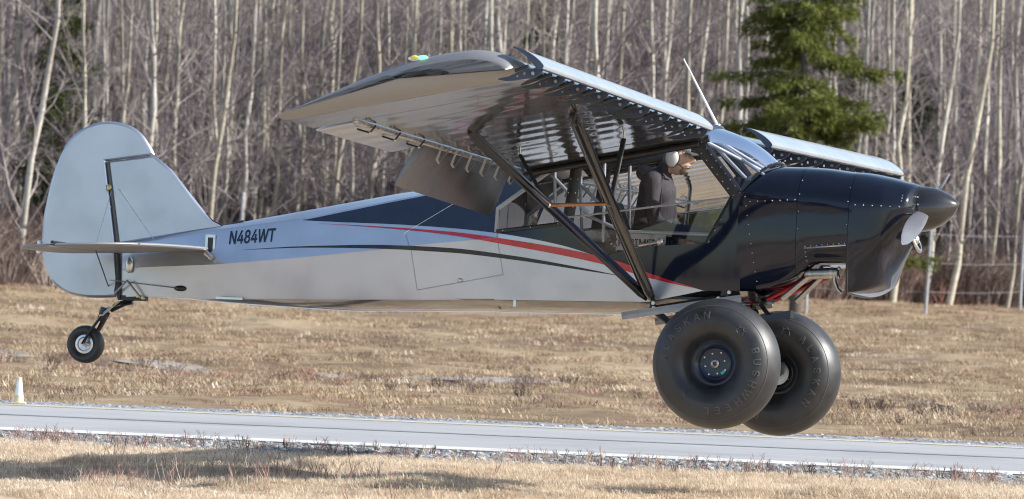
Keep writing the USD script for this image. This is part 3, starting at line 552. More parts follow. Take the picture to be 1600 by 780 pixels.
def lw(x): return np.interp(x, LW[:, 0], LW[:, 1])
fus = grp('fuselage')
# tail cone, silver fabric: half sections mirrored
xs = np.unique(np.r_[np.linspace(-3.97, -1.05, 40), ST[:7, 0]])
def sec(x, belly=.075):
    zb, wb, zs, ws, zt, wt, zd = st(x); bl = belly * np.clip((x + 3.6) / 1.4, 0, 1)
    half = [(wb * .0, zb - bl), (wb * .6, zb - bl * .75), (wb * .985, zb - .004), (wb, zb + .006)]
    half += [(wb + (ws - wb) * t, zb + (zs - zb) * t) for t in (.33, .66)] + [(ws - .002, zs - .01), (ws, zs), (ws - .002, zs + .01)]
    half += [(ws + (wt - ws) * t, zs + (zt - zs) * t) for t in (.33, .66)] + [(wt + .001, zt - .006), (wt - .004, zt + .006), (wt * .5, zd - (zd - zt) * .35), (0, zd)]
    p = np.array(half); return np.vstack([np.c_[0 * p[:, 0] + x, p[:, 0], p[:, 1]], np.c_[0 * p[1:-1, 0] + x, -p[1:-1, 0], p[1:-1, 1]][::-1]])
tail = skin([sec(x) for x in xs]); tail.fix_normals()
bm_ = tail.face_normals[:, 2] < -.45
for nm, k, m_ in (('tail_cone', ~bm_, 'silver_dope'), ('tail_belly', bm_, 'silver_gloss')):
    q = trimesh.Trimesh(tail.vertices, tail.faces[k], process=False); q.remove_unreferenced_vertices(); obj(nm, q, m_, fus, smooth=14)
# cabin side walls and floor
for s in S1:
    xg = np.unique(np.r_[np.linspace(-1.05, .73, 60), LW[:, 0]]); tz = np.linspace(0, 1, 9)
    P = np.array([[(x, 0, zbot(x) + (lw(x) - zbot(x)) * t) for t in tz] for x in xg]); P[..., 1] = s * yv(P[..., 0], P[..., 2])
    m = grid(P); m = join([m]); obj('cabin_wall', m if s > 0 else m, 'silver_dope', fus, smooth=20)
P = np.array([[(x, w * (.36 + max(0, (x - .45) / .3) * .025), zbot(x) - .075 * (1 - w * w) - .002) for w in np.linspace(-1, 1, 9)] for x in np.linspace(-1.05, .84, 30)])
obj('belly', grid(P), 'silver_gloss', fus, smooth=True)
obj('cabin_floor', box((-.15, 0, .05), (1.7, .70, .02)), 'black_satin', fus)
# rear turtle deck over the baggage bay
P = np.array([[(x, w * st(x)[5], st(x)[4] + (st(x)[6] - st(x)[4]) * (1 - abs(w) ** 2)) for w in np.linspace(-1, 1, 9)] for x in np.linspace(-1.05, -.60, 8)])
obj('turtle_deck', grid(P), 'silver_dope', fus, smooth=True)

# paint: bands laid 1.5 mm proud of the skin
def band(name, up, lo, x0, x1, m_, nx=60, nz=5, parent=fus, off=.0016, sides=S1):
    for s in sides:
        x = np.linspace(x0, x1, nx); u = np.interp(x, *np.array(up).T) if not callable(up) else up(x); l = np.interp(x, *np.array(lo).T) if not callable(lo) else lo(x)
        u = np.maximum(u, l + 1e-4); t = np.linspace(0, 1, nz); Z = l[:, None] + (u - l)[:, None] * t; Xg = np.repeat(x[:, None], nz, 1)
        P = np.stack([Xg, s * (yv(Xg, Z) + off), Z], -1); obj(name, grid(P), m_, parent, smooth=True)
from scipy.interpolate import PchipInterpolator as PCH
cv = lambda pts: PCH(*np.array(pts).T, extrapolate=True)
black_lo = cv([(-2.54, .505), (-2.3, .500), (-1.881, .496), (-1.408, .481), (-1.045, .455), (-.617, .395), (-.254, .303), (.005, .225), (.239, .162), (.467, .107)])
red_c = cv([(-2.42, .485), (-1.879, .470), (-1.406, .444), (-.934, .390), (-.464, .325), (-.182, .270), (.100, .190), (.43, .119)])
red_w = cv([(-2.42, .001), (-1.6, .013), (-1.0, .034), (-.4, .044), (-.1, .042), (.15, .022), (.43, .001)])
blk_c = cv([(-2.98, .278), (-2.442, .316), (-1.873, .331), (-1.400, .323), (-.929, .287), (-.459, .231), (-.141, .188)])
blk_w = cv([(-2.98, .001), (-2.44, .010), (-1.87, .024), (-1.4, .028), (-.93, .024), (-.46, .015), (-.141, .001)])
ztl = lambda x: np.interp(x, ST[:, 0], ST[:, 5])
pieces = [x for x in (-2.54, -1.9, -1.54, -1.06)]
for a, b in zip(pieces[:-1], pieces[1:]):
    band('navy_panel', lambda x: ztl(x) - .006, lambda x: np.maximum(black_lo(x), 0), a, b, 'navy_gloss', nx=20, nz=14)
band('navy_panel', lambda x: ztl(x) - .004, lambda x: np.clip(.625 + (x + 1.05) * .9, .62, ztl(x) - .01), -1.058, -.70, 'navy_gloss', nx=12, nz=6)
band('black_panel', lw, black_lo, -1.05, .467, 'black_gloss', nx=90, nz=12, off=.0045)
band('black_panel', lw, zbot, .467, .73, 'black_gloss', nx=24, nz=14, off=.0045)
def wide(c, w, k): return lambda x: c(x) + k * np.abs(w(x)) / 2 * 1.15
band('red_stripe', wide(red_c, red_w, 1), wide(red_c, red_w, -1), -2.42, .43, 'red_gloss', 110, 4, off=.0060)
band('black_stripe', wide(blk_c, blk_w, 1), wide(blk_c, blk_w, -1), -2.98, -.141, 'black_satin', 110, 3, off=.0030)
# registration letters, sheared along the line of the fuselage
def lettering(text, h, at, d, m_, parent, width=None):
    t = meshkit.text_mesh(text, h, .0016, True); v = t.vertices; k = (width / (v[:, 0].max() - v[:, 0].min())) if width else 1
    x = at[0] + (v[:, 0] - v[:, 0].min()) * k; z = at[1] + v[:, 1] + (x - at[0]) * d; t.vertices = np.c_[x, -(yv(x, z) + .0022 + v[:, 2]), z]
    return obj('registration_letters', t, m_, parent)
lettering('N484WT', .092, (-3.10, .318), .085, 'navy_gloss', fus, width=.355)
# access panel on the lower side with its latch
pan = np.array([(-1.70, .40), (-1.045, .40), (-1.00, .12), (-1.62, .02), (-1.70, .30), (-1.70, .40)])
def line_on(pts, w=.004, off=.004, m_='grey_panel', name='panel_edge', parent=fus, n=24):
    P = []
    for (a, b), (c, d) in zip(pts[:-1], pts[1:]):
        for t in np.linspace(0, 1, n, endpoint=False): P.append((a + (c - a) * t, b + (d - b) * t))
    P.append(tuple(pts[-1])); P = np.array(P); obj(name, tube(np.c_[P[:, 0], -(yv(P[:, 0], P[:, 1]) + off * .2), P[:, 1]], w, 4), m_, parent)
line_on([(-1.73, .42), (-1.68, .30), (-1.63, .035), (-.99, .165), (-1.05, .46)], .0025)
line_on([(-1.75, .43), (-1.32, .70)], .0022, m_='white_paint')
obj('latch', ball((-1.31, -(float(yside(-1.31, .11)) + .004), .115), .022, (1, .3, .7), 1), 'steel', fus, smooth=True)
obj('vent_scoop', box((-3.06, -.205, -.072), (.2, .02, .016)), 'aluminium', fus); obj('drain', box((-.90, -.352, -.02), (.02, .012, .07)), 'aluminium', fus)
# tail fairing, rudder cable and its teardrop guide
obj('cable_guide', ball((-3.46, -(float(yside(-3.46, .0)) + .006), -.012), .05, (1, .25, .42), 2), 'black_satin', fus, smooth=True)
obj('rudder_cable', tube([(-3.47, -.15, -.012), (-4.02, -.07, .03)], .0035, 5), 'steel', fus)
# trim slot and clear stabiliser gap plates
obj('trim_slot', box((-3.245, -(float(yside(-3.245, .29)) + .003), .285), (.075, .012, .19)), 'aluminium', fus); obj('slot_opening', box((-3.243, -(float(yside(-3.243, .3)) + .010), .30), (.038, .006, .12)), 'black_satin', fus)
obj('trim_screw', tube([(-3.26, -.19, .25), (-3.21, -.205, .21)], .02, 8), 'steel', fus)

bh = sec(-1.045)[:, :] * 1; obj('baggage_bulkhead', trimesh.Trimesh(np.vstack([bh * [1, .97, 1], bh.mean(0)]), [(len(bh), k, (k + 1) % len(bh)) for k in range(len(bh))], process=False), 'seat_fabric', fus)
# ---- fin, rudder, tailplane
def slab(outline, t, nround=3):
    """flat surface with rounded edge, outline in (x, z), thickness t across y"""
    poly = Polygon(outline).buffer(0); parts = []; V = []
    rings = []
    for k in range(nround + 1):
        a = k / nround * math.pi / 2; rings.append((t / 2 * (1 - math.cos(a)) * .9, t / 2 * math.sin(a)))
    c = np.array(Polygon(outline).exterior.coords)[:-1]
    if not Polygon(outline).exterior.is_ccw: c = c[::-1]
    n = len(c); nr = []
    for i in range(n):
        e0 = c[i] - c[i - 1]; e1 = c[(i + 1) % n] - c[i]; q = e0 / (np.linalg.norm(e0) + 1e-9) + e1 / (np.linalg.norm(e1) + 1e-9); q /= np.linalg.norm(q) + 1e-9; nr.append((-q[1], q[0]))
    nr = np.array(nr); L = []
    for ins, h in [(r_[0], -r_[1]) for r_ in rings[::-1]] + [(r_[0], r_[1]) for r_ in rings[1:]]:
        q = c + nr * (t / 2 - (t / 2 - ins) if False else (t / 2 * .9 - ins) * -1 + t / 2 * .9) * 0 + nr * ins * 0
        L.append((ins, h))
    secs = []
    for ins, h in L:
        q = c + nr * (np.abs(h) / (t / 2)) ** 2 * t * .45; secs.append(np.c_[q[:, 0], np.full(n, h), q[:, 1]])
    body = skin(secs, caps=False); lids = []
    for sgn in (-1, 1):
        q = c + nr * t * .45; pl = Polygon(q).buffer(0); pl = max(pl.geoms, key=lambda g: g.area) if hasattr(pl, 'geoms') else pl
        m = trimesh.creation.extrude_polygon(pl, 1e-4, engine='earcut'); keep = m.face_normals[:, 2] > .5; f = m.faces[keep]; v = m.vertices
        lids.append(trimesh.Trimesh(np.c_[v[:, 0], np.full(len(v), sgn * t / 2), v[:, 1]], f if sgn < 0 else f[:, ::-1], process=False))
    out = join([body] + lids); out.remove_unreferenced_vertices(); return out
def spl(pts, n=60, closed=False): return catmull(pts, n)
rud = np.vstack([[(-3.985, -.085), (-3.975, .05), (-4.012, .30), (-4.118, .888), (-3.752, .945)], spl([(-3.752, .952), (-3.788, 1.012), (-3.866, 1.104), (-3.967, 1.158), (-4.090, 1.178), (-4.173, 1.171), (-4.260, 1.145), (-4.365, 1.077), (-4.434, .991), (-4.491, .864), (-4.532, .723), (-4.563, .560), (-4.580, .42), (-4.581, .257), (-4.572, .188), (-4.548, .105), (-4.493, .014), (-4.416, -.048), (-4.316, -.088), (-4.192, -.102), (-3.997, -.09)], 70)])
def dedup(c): c = np.asarray(c); k = np.r_[True, np.linalg.norm(np.diff(c, axis=0), axis=1) > .004]; return c[k]
tl = grp('rudder'); obj('rudder_skin', slab(dedup(rud), .045), 'silver_dope', tl, smooth=35)
for a, b in (((-4.12, .87), (-4.49, .845)), ((-4.055, .56), (-4.556, .52)), ((-4.03, .36), (-4.575, .30)), ((-4.0, .10), (-4.5, .025))): obj('rib_tape', box(((a[0] + b[0]) / 2, -.0228, (a[1] + b[1]) / 2), (a[0] - b[0], .0012, .010), trimesh.transformations.rotation_matrix(-math.atan2(a[1] - b[1], a[0] - b[0]), (0, 1, 0))), 'silver_dope', tl)
fin = [(-4.095, .888), (-3.752, .943), (-3.608, .840), (-3.453, .664), (-3.349, .552), (-3.283, .488), (-3.20, .448), (-3.4, .40), (-3.985, .295)]
fn = grp('fin'); obj('fin_skin', slab(dedup(fin), .04), 'silver_dope', fn, smooth=35)
obj('hinge_post', tube([(-3.985, 0, .28), (-4.098, 0, .885)], .0205, 10), 'pewter', fn, smooth=True)
obj('fin_root_seal', tube([(-3.36, 0, .545), (-3.29, 0, .482), (-3.2, 0, .445), (-3.05, 0, .49)], .012, 8), 'black_satin', fn, smooth=True)
obj('hinge_bracket', ball((-4.075, -.03, .70), .024, (.8, .5, 1), 1), 'brass', fn)
obj('tail_light', ball((-4.60, 0, .225), .022), 'white_paint', tl, smooth=True); obj('tail_light', ball((-4.60, 0, .285), .016), 'white_paint', tl, smooth=True)
# tailplane: outline in (x, span)
def planform(pts, z0, t, s, zx=.064):
    m = slab(pts, t); v = m.vertices.copy(); m.vertices = np.c_[v[:, 0], s * v[:, 2], z0 + v[:, 1] + (v[:, 0] + 3.2) * zx - .018 * (v[:, 2] - .1)]
    if s > 0: m.faces = m.faces[:, ::-1]
    return m
stab = dedup(np.vstack([[(-3.94, .10), (-3.27, .10)], spl([(-3.25, .14), (-3.28, .6), (-3.36, 1.05), (-3.50, 1.36), (-3.66, 1.47), (-3.80, 1.50), (-3.93, 1.505)], 36)]))
elev = dedup(np.vstack([[(-3.965, 1.505)], spl([(-4.06, 1.50), (-4.18, 1.44), (-4.25, 1.30), (-4.29, 1.0), (-4.30, .6), (-4.24, .33), (-4.10, .20), (-3.965, .14)], 36)]))
for s in S1:
    g = grp('stabilizer'); obj('stabilizer_skin', planform(stab, .282, .024, s), 'tip_metal', g, smooth=35)
    for k in (.45, .85, 1.2): obj('rib_tape', box((-3.65, s * k, .282 - .0124 - .032), (.5, .02, .001), trimesh.transformations.rotation_matrix(-.07, (0, 1, 0))), 'silver_dope', g)
    g2 = grp('elevator'); obj('elevator_skin', planform(elev, .282, .020, s), 'tip_metal', g2, smooth=35); obj('hinge_tube', tube([(-3.95, s * .12, .229), (-3.95, s * 1.5, .229)], .012, 8), 'black_metal', g2)
    for a, b in (((-3.9, s * .75, .225), (-4.05, 0, -.02)), ((-3.9, s * .75, .24), (-4.06, 0, .70)), ((-3.42, s * .8, .27), (-4.02, 0, .70))): obj('brace_wire', tube([a, b], .0045 if b[2] < 0 else .0022, 5), 'black_metal' if b[2] < 0 else 'steel', g)
    obj('tailplane_cover', ball((-3.88, s * .06, .145), .042, (.7, .4, 1.4), 2), 'aluminium', g, smooth=True)

# ---- tail wheel
tw = grp('tail_wheel'); TW = np.array([-4.203, 0, -.438])
obj('tyre', lathe([(.065, -.03), (.085, -.052), (.11, -.058), (.128, -.046), (.136, -.018), (.137, 0), (.136, .018), (.128, .046), (.11, .058), (.085, .052), (.065, .03)], 40).apply_translation(TW), 'rubber', tw, smooth=True)
rim = lathe([(.0, -.036), (.018, -.036), (.02, -.024), (.045, -.026), (.052, -.036), (.068, -.034), (.07, -.028), (.07, .028), (.068, .034), (.02, .03), (.0, .036)], 32).apply_translation(TW)
obj('rim', rim, 'aluminium', tw, smooth=30)
for k in range(6): obj('rim_bolt', tube([TW + (.034 * math.cos(k), -.024, .034 * math.sin(k)), TW + (.034 * math.cos(k), -.034, .034 * math.sin(k))], .005, 6), 'steel', tw)
for s in S1: obj('fork_arm', tube([TW + (0, s * .072, 0), TW + (.06, s * .075, .10), TW + (.12, s * .05, .20), TW + (.15, 0, .23)], [.018, .022, .022, .02], 8, flat=(1.2, .5)), 'black_metal', tw, smooth=True)
obj('axle', tube([TW + (0, -.085, 0), TW + (0, .085, 0)], .012, 8), 'steel', tw)
obj('pivot', tube([TW + (.11, 0, .17), TW + (.135, 0, .27)], .034, 12), 'black_metal', tw, smooth=35)
obj('spring', tube([(-4.08, 0, -.20), (-3.97, 0, -.135), (-3.86, 0, -.10), (-3.76, 0, -.085)], .022, 8, flat=(1.4, .6)), 'black_metal', tw); obj('spring', tube([(-4.02, 0, -.19), (-3.92, 0, -.14), (-3.86, 0, -.125)], .018, 8, flat=(1.4, .6)), 'black_metal', tw)
obj('spring_mount', box((-3.86, 0, -.092), (.21, .06, .035)), 'black_metal', tw); obj('tail_post', tube([(-3.985, -.03, .27), (-3.955, -.03, -.10)], .016, 8), 'black_metal', tw)
obj('tail_brace', tube([(-3.98, -.05, -.06), (-3.88, -.09, .03), (-3.77, -.09, -.09)], .008, 6), 'steel', tw)
for a, b in (((-4.0, -.04, -.15), (-4.06, -.05, -.21)), ((-3.95, -.04, -.12), (-4.07, -.06, -.23))): obj('steering_link', tube([a, b], .007, 6), 'steel', tw)
for p in ((-4.08, -.04, -.23), (-4.0, -.045, -.155), (-3.80, -.06, -.08), (-3.76, -.07, -.09)): obj('fitting_bolt', tube([np.array(p) + (0, .02, 0), np.array(p) - (0, .02, 0)], .011, 6), 'brass', tw)

# ---- wings
INC = .20; CH = 1.62; WX, WZ = .455, 1.150; DIH = .017
UP = np.array([(0, .030), (.0125, .052), (.025, .064), (.05, .081), (.1, .102), (.15, .114), (.2, .120), (.3, .122), (.4, .117), (.5, .105), (.6, .089), (.7, .069), (.8, .047), (.9, .025), (1, .004)])
LO = np.array([(0, .030), (.0125, .013), (.025, .008), (.05, .003), (.1, 0), (.2, 0), (1, 0)])
up_f, lo_f = PCH(*UP.T), PCH(*LO.T)
cd, sd = math.cos(INC), math.sin(INC)
def wp(s, t, Y, side):
    """wing point: chord fraction s, height t (chords), span station Y metres from the centre line, side -1 right or +1 left"""
    s, t, Y = np.broadcast_arrays(np.asarray(s, float), np.asarray(t, float), np.asarray(Y, float))
    return np.stack([WX - CH * (s * cd + t * sd), side * Y, WZ + CH * (-s * sd + t * cd) + DIH * Y], -1)
def sgrid(smax, n=26): return np.unique(np.r_[0, .006, smax * (1 - np.cos(np.linspace(0, math.pi / 2, n)))])
RIB = .33
def wing_part(side, Y0, Y1, smax, sag=.003):
    Ys = np.arange(Y0, Y1 + 1e-6, RIB / 8); Ys = np.r_[Ys, Y1] if Y1 - Ys[-1] > .01 else Ys; ss = sgrid(smax); secs = []
    for Y in Ys:
        w = (1 - math.cos(2 * math.pi * Y / RIB)) / 2; rip = sag * w * (1 - .75 * np.clip((Y - 2.4) / .8, 0, 1))
        taut = lambda s: np.clip((s - .06) / .1, 0, 1)
        wob = (meshkit.noise(np.stack([ss * 6, 0 * ss + Y * 2.2, 0 * ss + side], -1), 4) - .5) * .003 * taut(ss)
        u = wp(ss, up_f(ss) - rip / CH * taut(ss), Y, side); l = wp(ss, lo_f(ss) + (rip + wob) / CH * taut(ss), Y, side); secs.append(np.vstack([u[::-1], l[1:]]))
    m = skin(secs); m.fix_normals(); return m
def section_poly(s0, s1, n=16, gap=.0):
    s = np.linspace(s0, s1, n); return s
def wing(side):
    g = grp('wing'); g_ = g
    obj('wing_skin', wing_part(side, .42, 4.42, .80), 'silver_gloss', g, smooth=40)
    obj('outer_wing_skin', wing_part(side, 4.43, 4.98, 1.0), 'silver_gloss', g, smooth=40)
    # wing tip: the underside curls up to meet the top
    secs = []; ss = np.unique(np.r_[0, .004, .012, .03, np.linspace(.06, 1, 24)])
    for k in np.sin(np.linspace(0, math.pi / 2, 16)):
        Y = 4.98 + .30 * k; c = max(1 - k ** 3.6, 0) ** .5; cu = k ** 5 * .42
        shr = .5 * (1 - c) * .10; s_ = shr + ss * (1 - shr * 1.6)
        u = up_f(ss) * (1 - cu) + .022 * k * np.sin(math.pi * np.clip(ss, 0, 1) ** .6); l = lo_f(ss) + (u - lo_f(ss)) * (1 - c) * .985
        secs.append(np.vstack([wp(s_, u, Y, side)[::-1], wp(s_, l, Y, side)[1:]]))
    m = skin(secs); m.fix_normals(); obj('wing_tip', m, 'tip_metal', g, smooth=True)
    # root rail and root rib
    obj('root_rail', tube([wp(s, -.012, .42, side) for s in (.04, .3, .6, .80)], .022, 8), 'black_satin', g)
    obj('root_nose', ball(wp(.05, .035, .42, side), .06, (1.3, .8, 1), 2), 'black_satin', g, smooth=True)
    obj('rear_spar_tube', tube([wp(.825, -.002, Y, side) for Y in np.linspace(.5, 4.42, 12)], .021, 10), 'steel', g, smooth=True)
    # aileron
    ail = grp('aileron'); secs = []
    for Y in np.arange(2.72, 4.40, RIB / 6):
        w = (1 - math.cos(2 * math.pi * Y / RIB)) / 2; s = np.array([.84, .86, .90, .95, 1.0]); ang = .03
        up_ = up_f(s) - .0015 * w; lo_ = lo_f(s) + .005 * w * np.array([0, .6, 1, .6, 0]) - .002; up_[0] = lo_[0] + .012; drop = (s - .84) * ang
        secs.append(np.vstack([wp(s, up_ - drop, Y, side)[::-1], wp(s, lo_ - drop, Y, side)]))
    m = skin(secs); m.fix_normals(); obj('aileron_skin', m, 'silver_dope', ail, smooth=40)
    for Y in (3.0, 3.55, 4.1): obj('hinge', tube([wp(.80, -.004, Y, side), wp(.83, -.03, Y, side), wp(.88, -.006, Y, side)], .007, 6), 'black_metal', ail); obj('hinge_bolt', ball(wp(.83, -.030, Y, side), .009, (1, 1, 1), 1), 'brass', ail)
    # flap, lowered
    fl = grp('flap'); hx = wp(.855, .018, 0, side); 
    def fp(a, b, Y):  # a along flap chord, b normal
        th = np.interp(Y, [.58, 2.65], [1.22, .93])
        return np.array([hx[0] - a * math.cos(th) - b * math.sin(th), side * Y, hx[2] + DIH * Y - a * math.sin(th) + b * math.cos(th)])
    secs = []
    for Y in np.arange(.58, 2.66, RIB / 6):
        w = (1 - math.cos(2 * math.pi * Y / RIB)) / 2 * .0007
        prof = [(-.02, .01), (0, .042 ), (.06, .055 - w), (.16, .040 - w), (.28, .018), (.37, .002), (.37, -.002), (.25, -.004 + w), (.12, -.006 + w), (.02, -.008), (-.015, -.004)]
        secs.append([fp(a, b, Y) for a, b in prof])
    secs = [np.array(q) for q in secs]; m = skin(secs); m.fix_normals(); obj('flap_skin', m, 'flap_metal', fl, smooth=35)
    for Y in (.75, 1.1, 1.45, 1.8, 2.15, 2.5):
        q = wp(.80, -.005, Y, side); obj('gap_bracket', tube([q + (0, side * .09, 0), q + (-.045, side * .06, -.095), q + (-.055, -side * .03, -.115), q + (0, -side * .09, 0)], .007, 4, flat=(1.3, .4)), 'grey_panel', fl)
    # slat with end plates and brackets
    sl = grp('slat')
    outer = catmull([(.408, 1.318), (.455, 1.304), (.505, 1.283), (.555, 1.252), (.59, 1.222), (.606, 1.200), (.602, 1.186), (.588, 1.180)], 16); inner = catmull([(.580, 1.190), (.556, 1.214), (.52, 1.244), (.47, 1.282), (.410, 1.314)], 10)
    crs = np.vstack([outer, inner[:-1]])
    m = skin([np.c_[crs[:, 0], np.full(len(crs), side * Y), crs[:, 1] + DIH * Y] for Y in np.linspace(.85, 5.22, 30)]); m.fix_normals(); obj('slat_skin', m, 'slat_silver', sl, smooth=30)
    for Y in (.85, 5.225):
        pl = Polygon(np.vstack([outer + [.004, 0], catmull([(.575, 1.176), (.535, 1.215), (.48, 1.268), (.405, 1.312)], 10)])).buffer(0)
        e = thick_plate(pl, side * Y, .008); e.vertices[:, 2] += DIH * Y; obj('end_plate', e, 'slate_blue', sl)
    lip = tube([(.594, side * Y, 1.182 + DIH * Y) for Y in (.86, 5.21)], .007, 6); obj('slat_lip', lip, 'black_satin', sl)
    plate = Polygon([(.31, 1.113), (.36, 1.106), (.41, 1.110), (.475, 1.122), (.53, 1.128), (.575, 1.15), (.592, 1.178), (.56, 1.196), (.525, 1.178), (.49, 1.180), (.46, 1.205), (.44, 1.16), (.38, 1.130)])
    for c_, q in (((.525, 1.152), .0), ((.475, 1.152), .014), ((.43, 1.135), .011)):
        if q: plate = plate.difference(Point(c_).buffer(q, 4))
    for Y in np.linspace(.95, 5.18, 9):
        e = thick_plate(plate.buffer(.004), side * Y, .008); e.vertices[:, 2] += DIH * Y; obj('slat_bracket', e, 'slate_blue', sl)
        obj('bracket_bolt', tube([(.535, side * Y - .022, 1.155 + DIH * Y), (.535, side * Y + .022, 1.155 + DIH * Y)], .011, 8), 'steel', sl)
        obj('bracket_rod', tube([(.45, side * (Y + .12), 1.16 + DIH * Y), (.54, side * (Y + .14), 1.19 + DIH * Y)], .013, 6), 'black_satin', sl)
    # struts
    fs = grp('lift_strut'); a = np.array([.105, side * .42, .03]); b = wp(.175, -.0, 2.95, side); d = b - a
    obj('strut_tube', tube([a, a + d * .04, a + d * .96, b - d * .012], [.030, .052, .052, .035], 16, flat=(1., .38), up=(0, side * 1., .3)), 'black_gloss', fs, smooth=50); obj('strut_fitting', ball(b - d * .012, .024, (1, 1, 1), 1), 'black_metal', fs)
    rs = grp('lift_strut'); a2 = np.array([.075, side * .42, .04]); b2 = wp(.615, 0., 2.95, side); d2 = b2 - a2
    obj('strut_tube', tube([a2, a2 + d2 * .04, a2 + d2 * .96, b2], [.024, .037, .037, .025], 16, flat=(1., .42), up=(0, side * 1., .3)), 'black_gloss', rs, smooth=50)
    obj('strut_tip', ball(b2 - (0, 0, .01), .016, (1, 1, 1), 1), 'black_metal', rs)
    js = grp('jury_strut'); m1 = a + d * .53; m2 = a2 + d2 * .57
    t1 = wp(.175, 0, 1.62, side); t2 = wp(.615, 0, 1.72, side)
    obj('jury_tube', tube([m1, t1 - (0, 0, .05)], .016, 10, flat=(1.25, .8)), 'black_metal', js, smooth=True); obj('jury_tube', tube([m2, t2 - (0, 0, .05)], .014, 10, flat=(1.25, .8)), 'black_metal', js, smooth=True)
    for q in (t1, t2): obj('jury_clevis', tube([q - (0, 0, .06), q + (.0, 0, .005)], .008, 6), 'steel', js)
    obj('spreader_tube', tube([m2, m1], .013, 10), 'copper', js, smooth=True)
    for q in (m1, m2): obj('jury_clamp', ball(q, .022, (1, 1, 1), 1), 'steel', js)
    # inspection rings and tie down ring
    obj('tie_ring', trimesh.creation.torus(.045, .007, 20, 6).apply_transform(trimesh.transformations.rotation_matrix(math.pi / 2, (0, 1, 0))).apply_translation(wp(.15, -.03, 3.05, side)), 'black_metal', g)
    return g
w_r = wing(-1); w_l = wing(1)
lp = wp(.40, .128, 5.20, -1); nl = grp('position_light')
obj('light_base', ball(lp, .042, (1.5, .5, .42), 2), 'white_paint', nl, smooth=True); obj('green_lens', ball(lp + (.04, -.01, .006), .028, (1.2, .6, .62), 2), 'lamp_green', nl, smooth=True); obj('yellow_lens', ball(lp + (-.015, -.014, .006), .025, (1.1, .5, .6), 2), 'lamp_yellow', nl, smooth=True)
lp = wp(.40, .128, 5.20, 1); nl = grp('position_light'); obj('light_base', ball(lp, .042, (1.5, .5, .42), 2), 'white_paint', nl, smooth=True); obj('red_lens', ball(lp + (.05, .01, .008), .034, (1.2, .6, .62), 2), 'red_gloss', nl, smooth=True)

# ---- cabin: roof, windows, frame
cb = grp('cabin')
P = np.array([[(wp(s, 0, 0, 1)[0], y, WZ + CH * (-s * sd + (up_f(s) if s > 0 else .03) * cd) + .004 + .02 * (1 - (y / .42) ** 2)) for y in np.linspace(-.425, .425, 9)] for s in np.linspace(.02, .45, 10)]); obj('skylight', grid(P), 'glass', cb, smooth=True)
P = np.array([[(wp(s, 0, 0, 1)[0], y, WZ + CH * (-s * sd + up_f(s) * cd) + .004 + .02 * (1 - (y / .42) ** 2)) for y in np.linspace(-.425, .425, 9)] for s in np.linspace(.45, .98, 10)]); obj('cabin_roof', grid(P), 'silver_dope', cb, smooth=True)
def pane(pts, y, name, bulge=.0, m_='glass'):
    c = np.array(pts, float); V = [(a, y, b) for a, b in c]; m0 = c.mean(0); V.append((m0[0], y + np.sign(y) * bulge, m0[1])); n = len(c)
    return obj(name, trimesh.Trimesh(V, [(n, i, (i + 1) % n) for i in range(n)], process=False), m_, cb)
def bar(pts, r, m_, name, flat=None, n=8, up=(0, 0, 1)): return obj(name, tube(pts, r, n, flat, up), m_, cb, smooth=50)
rivets = []
def rivet_row(p, q, n, r=.0055, nrm=None):
    p, q = np.array(p, float), np.array(q, float)
    for t in np.linspace(0, 1, n): rivets.append(p + (q - p) * t)
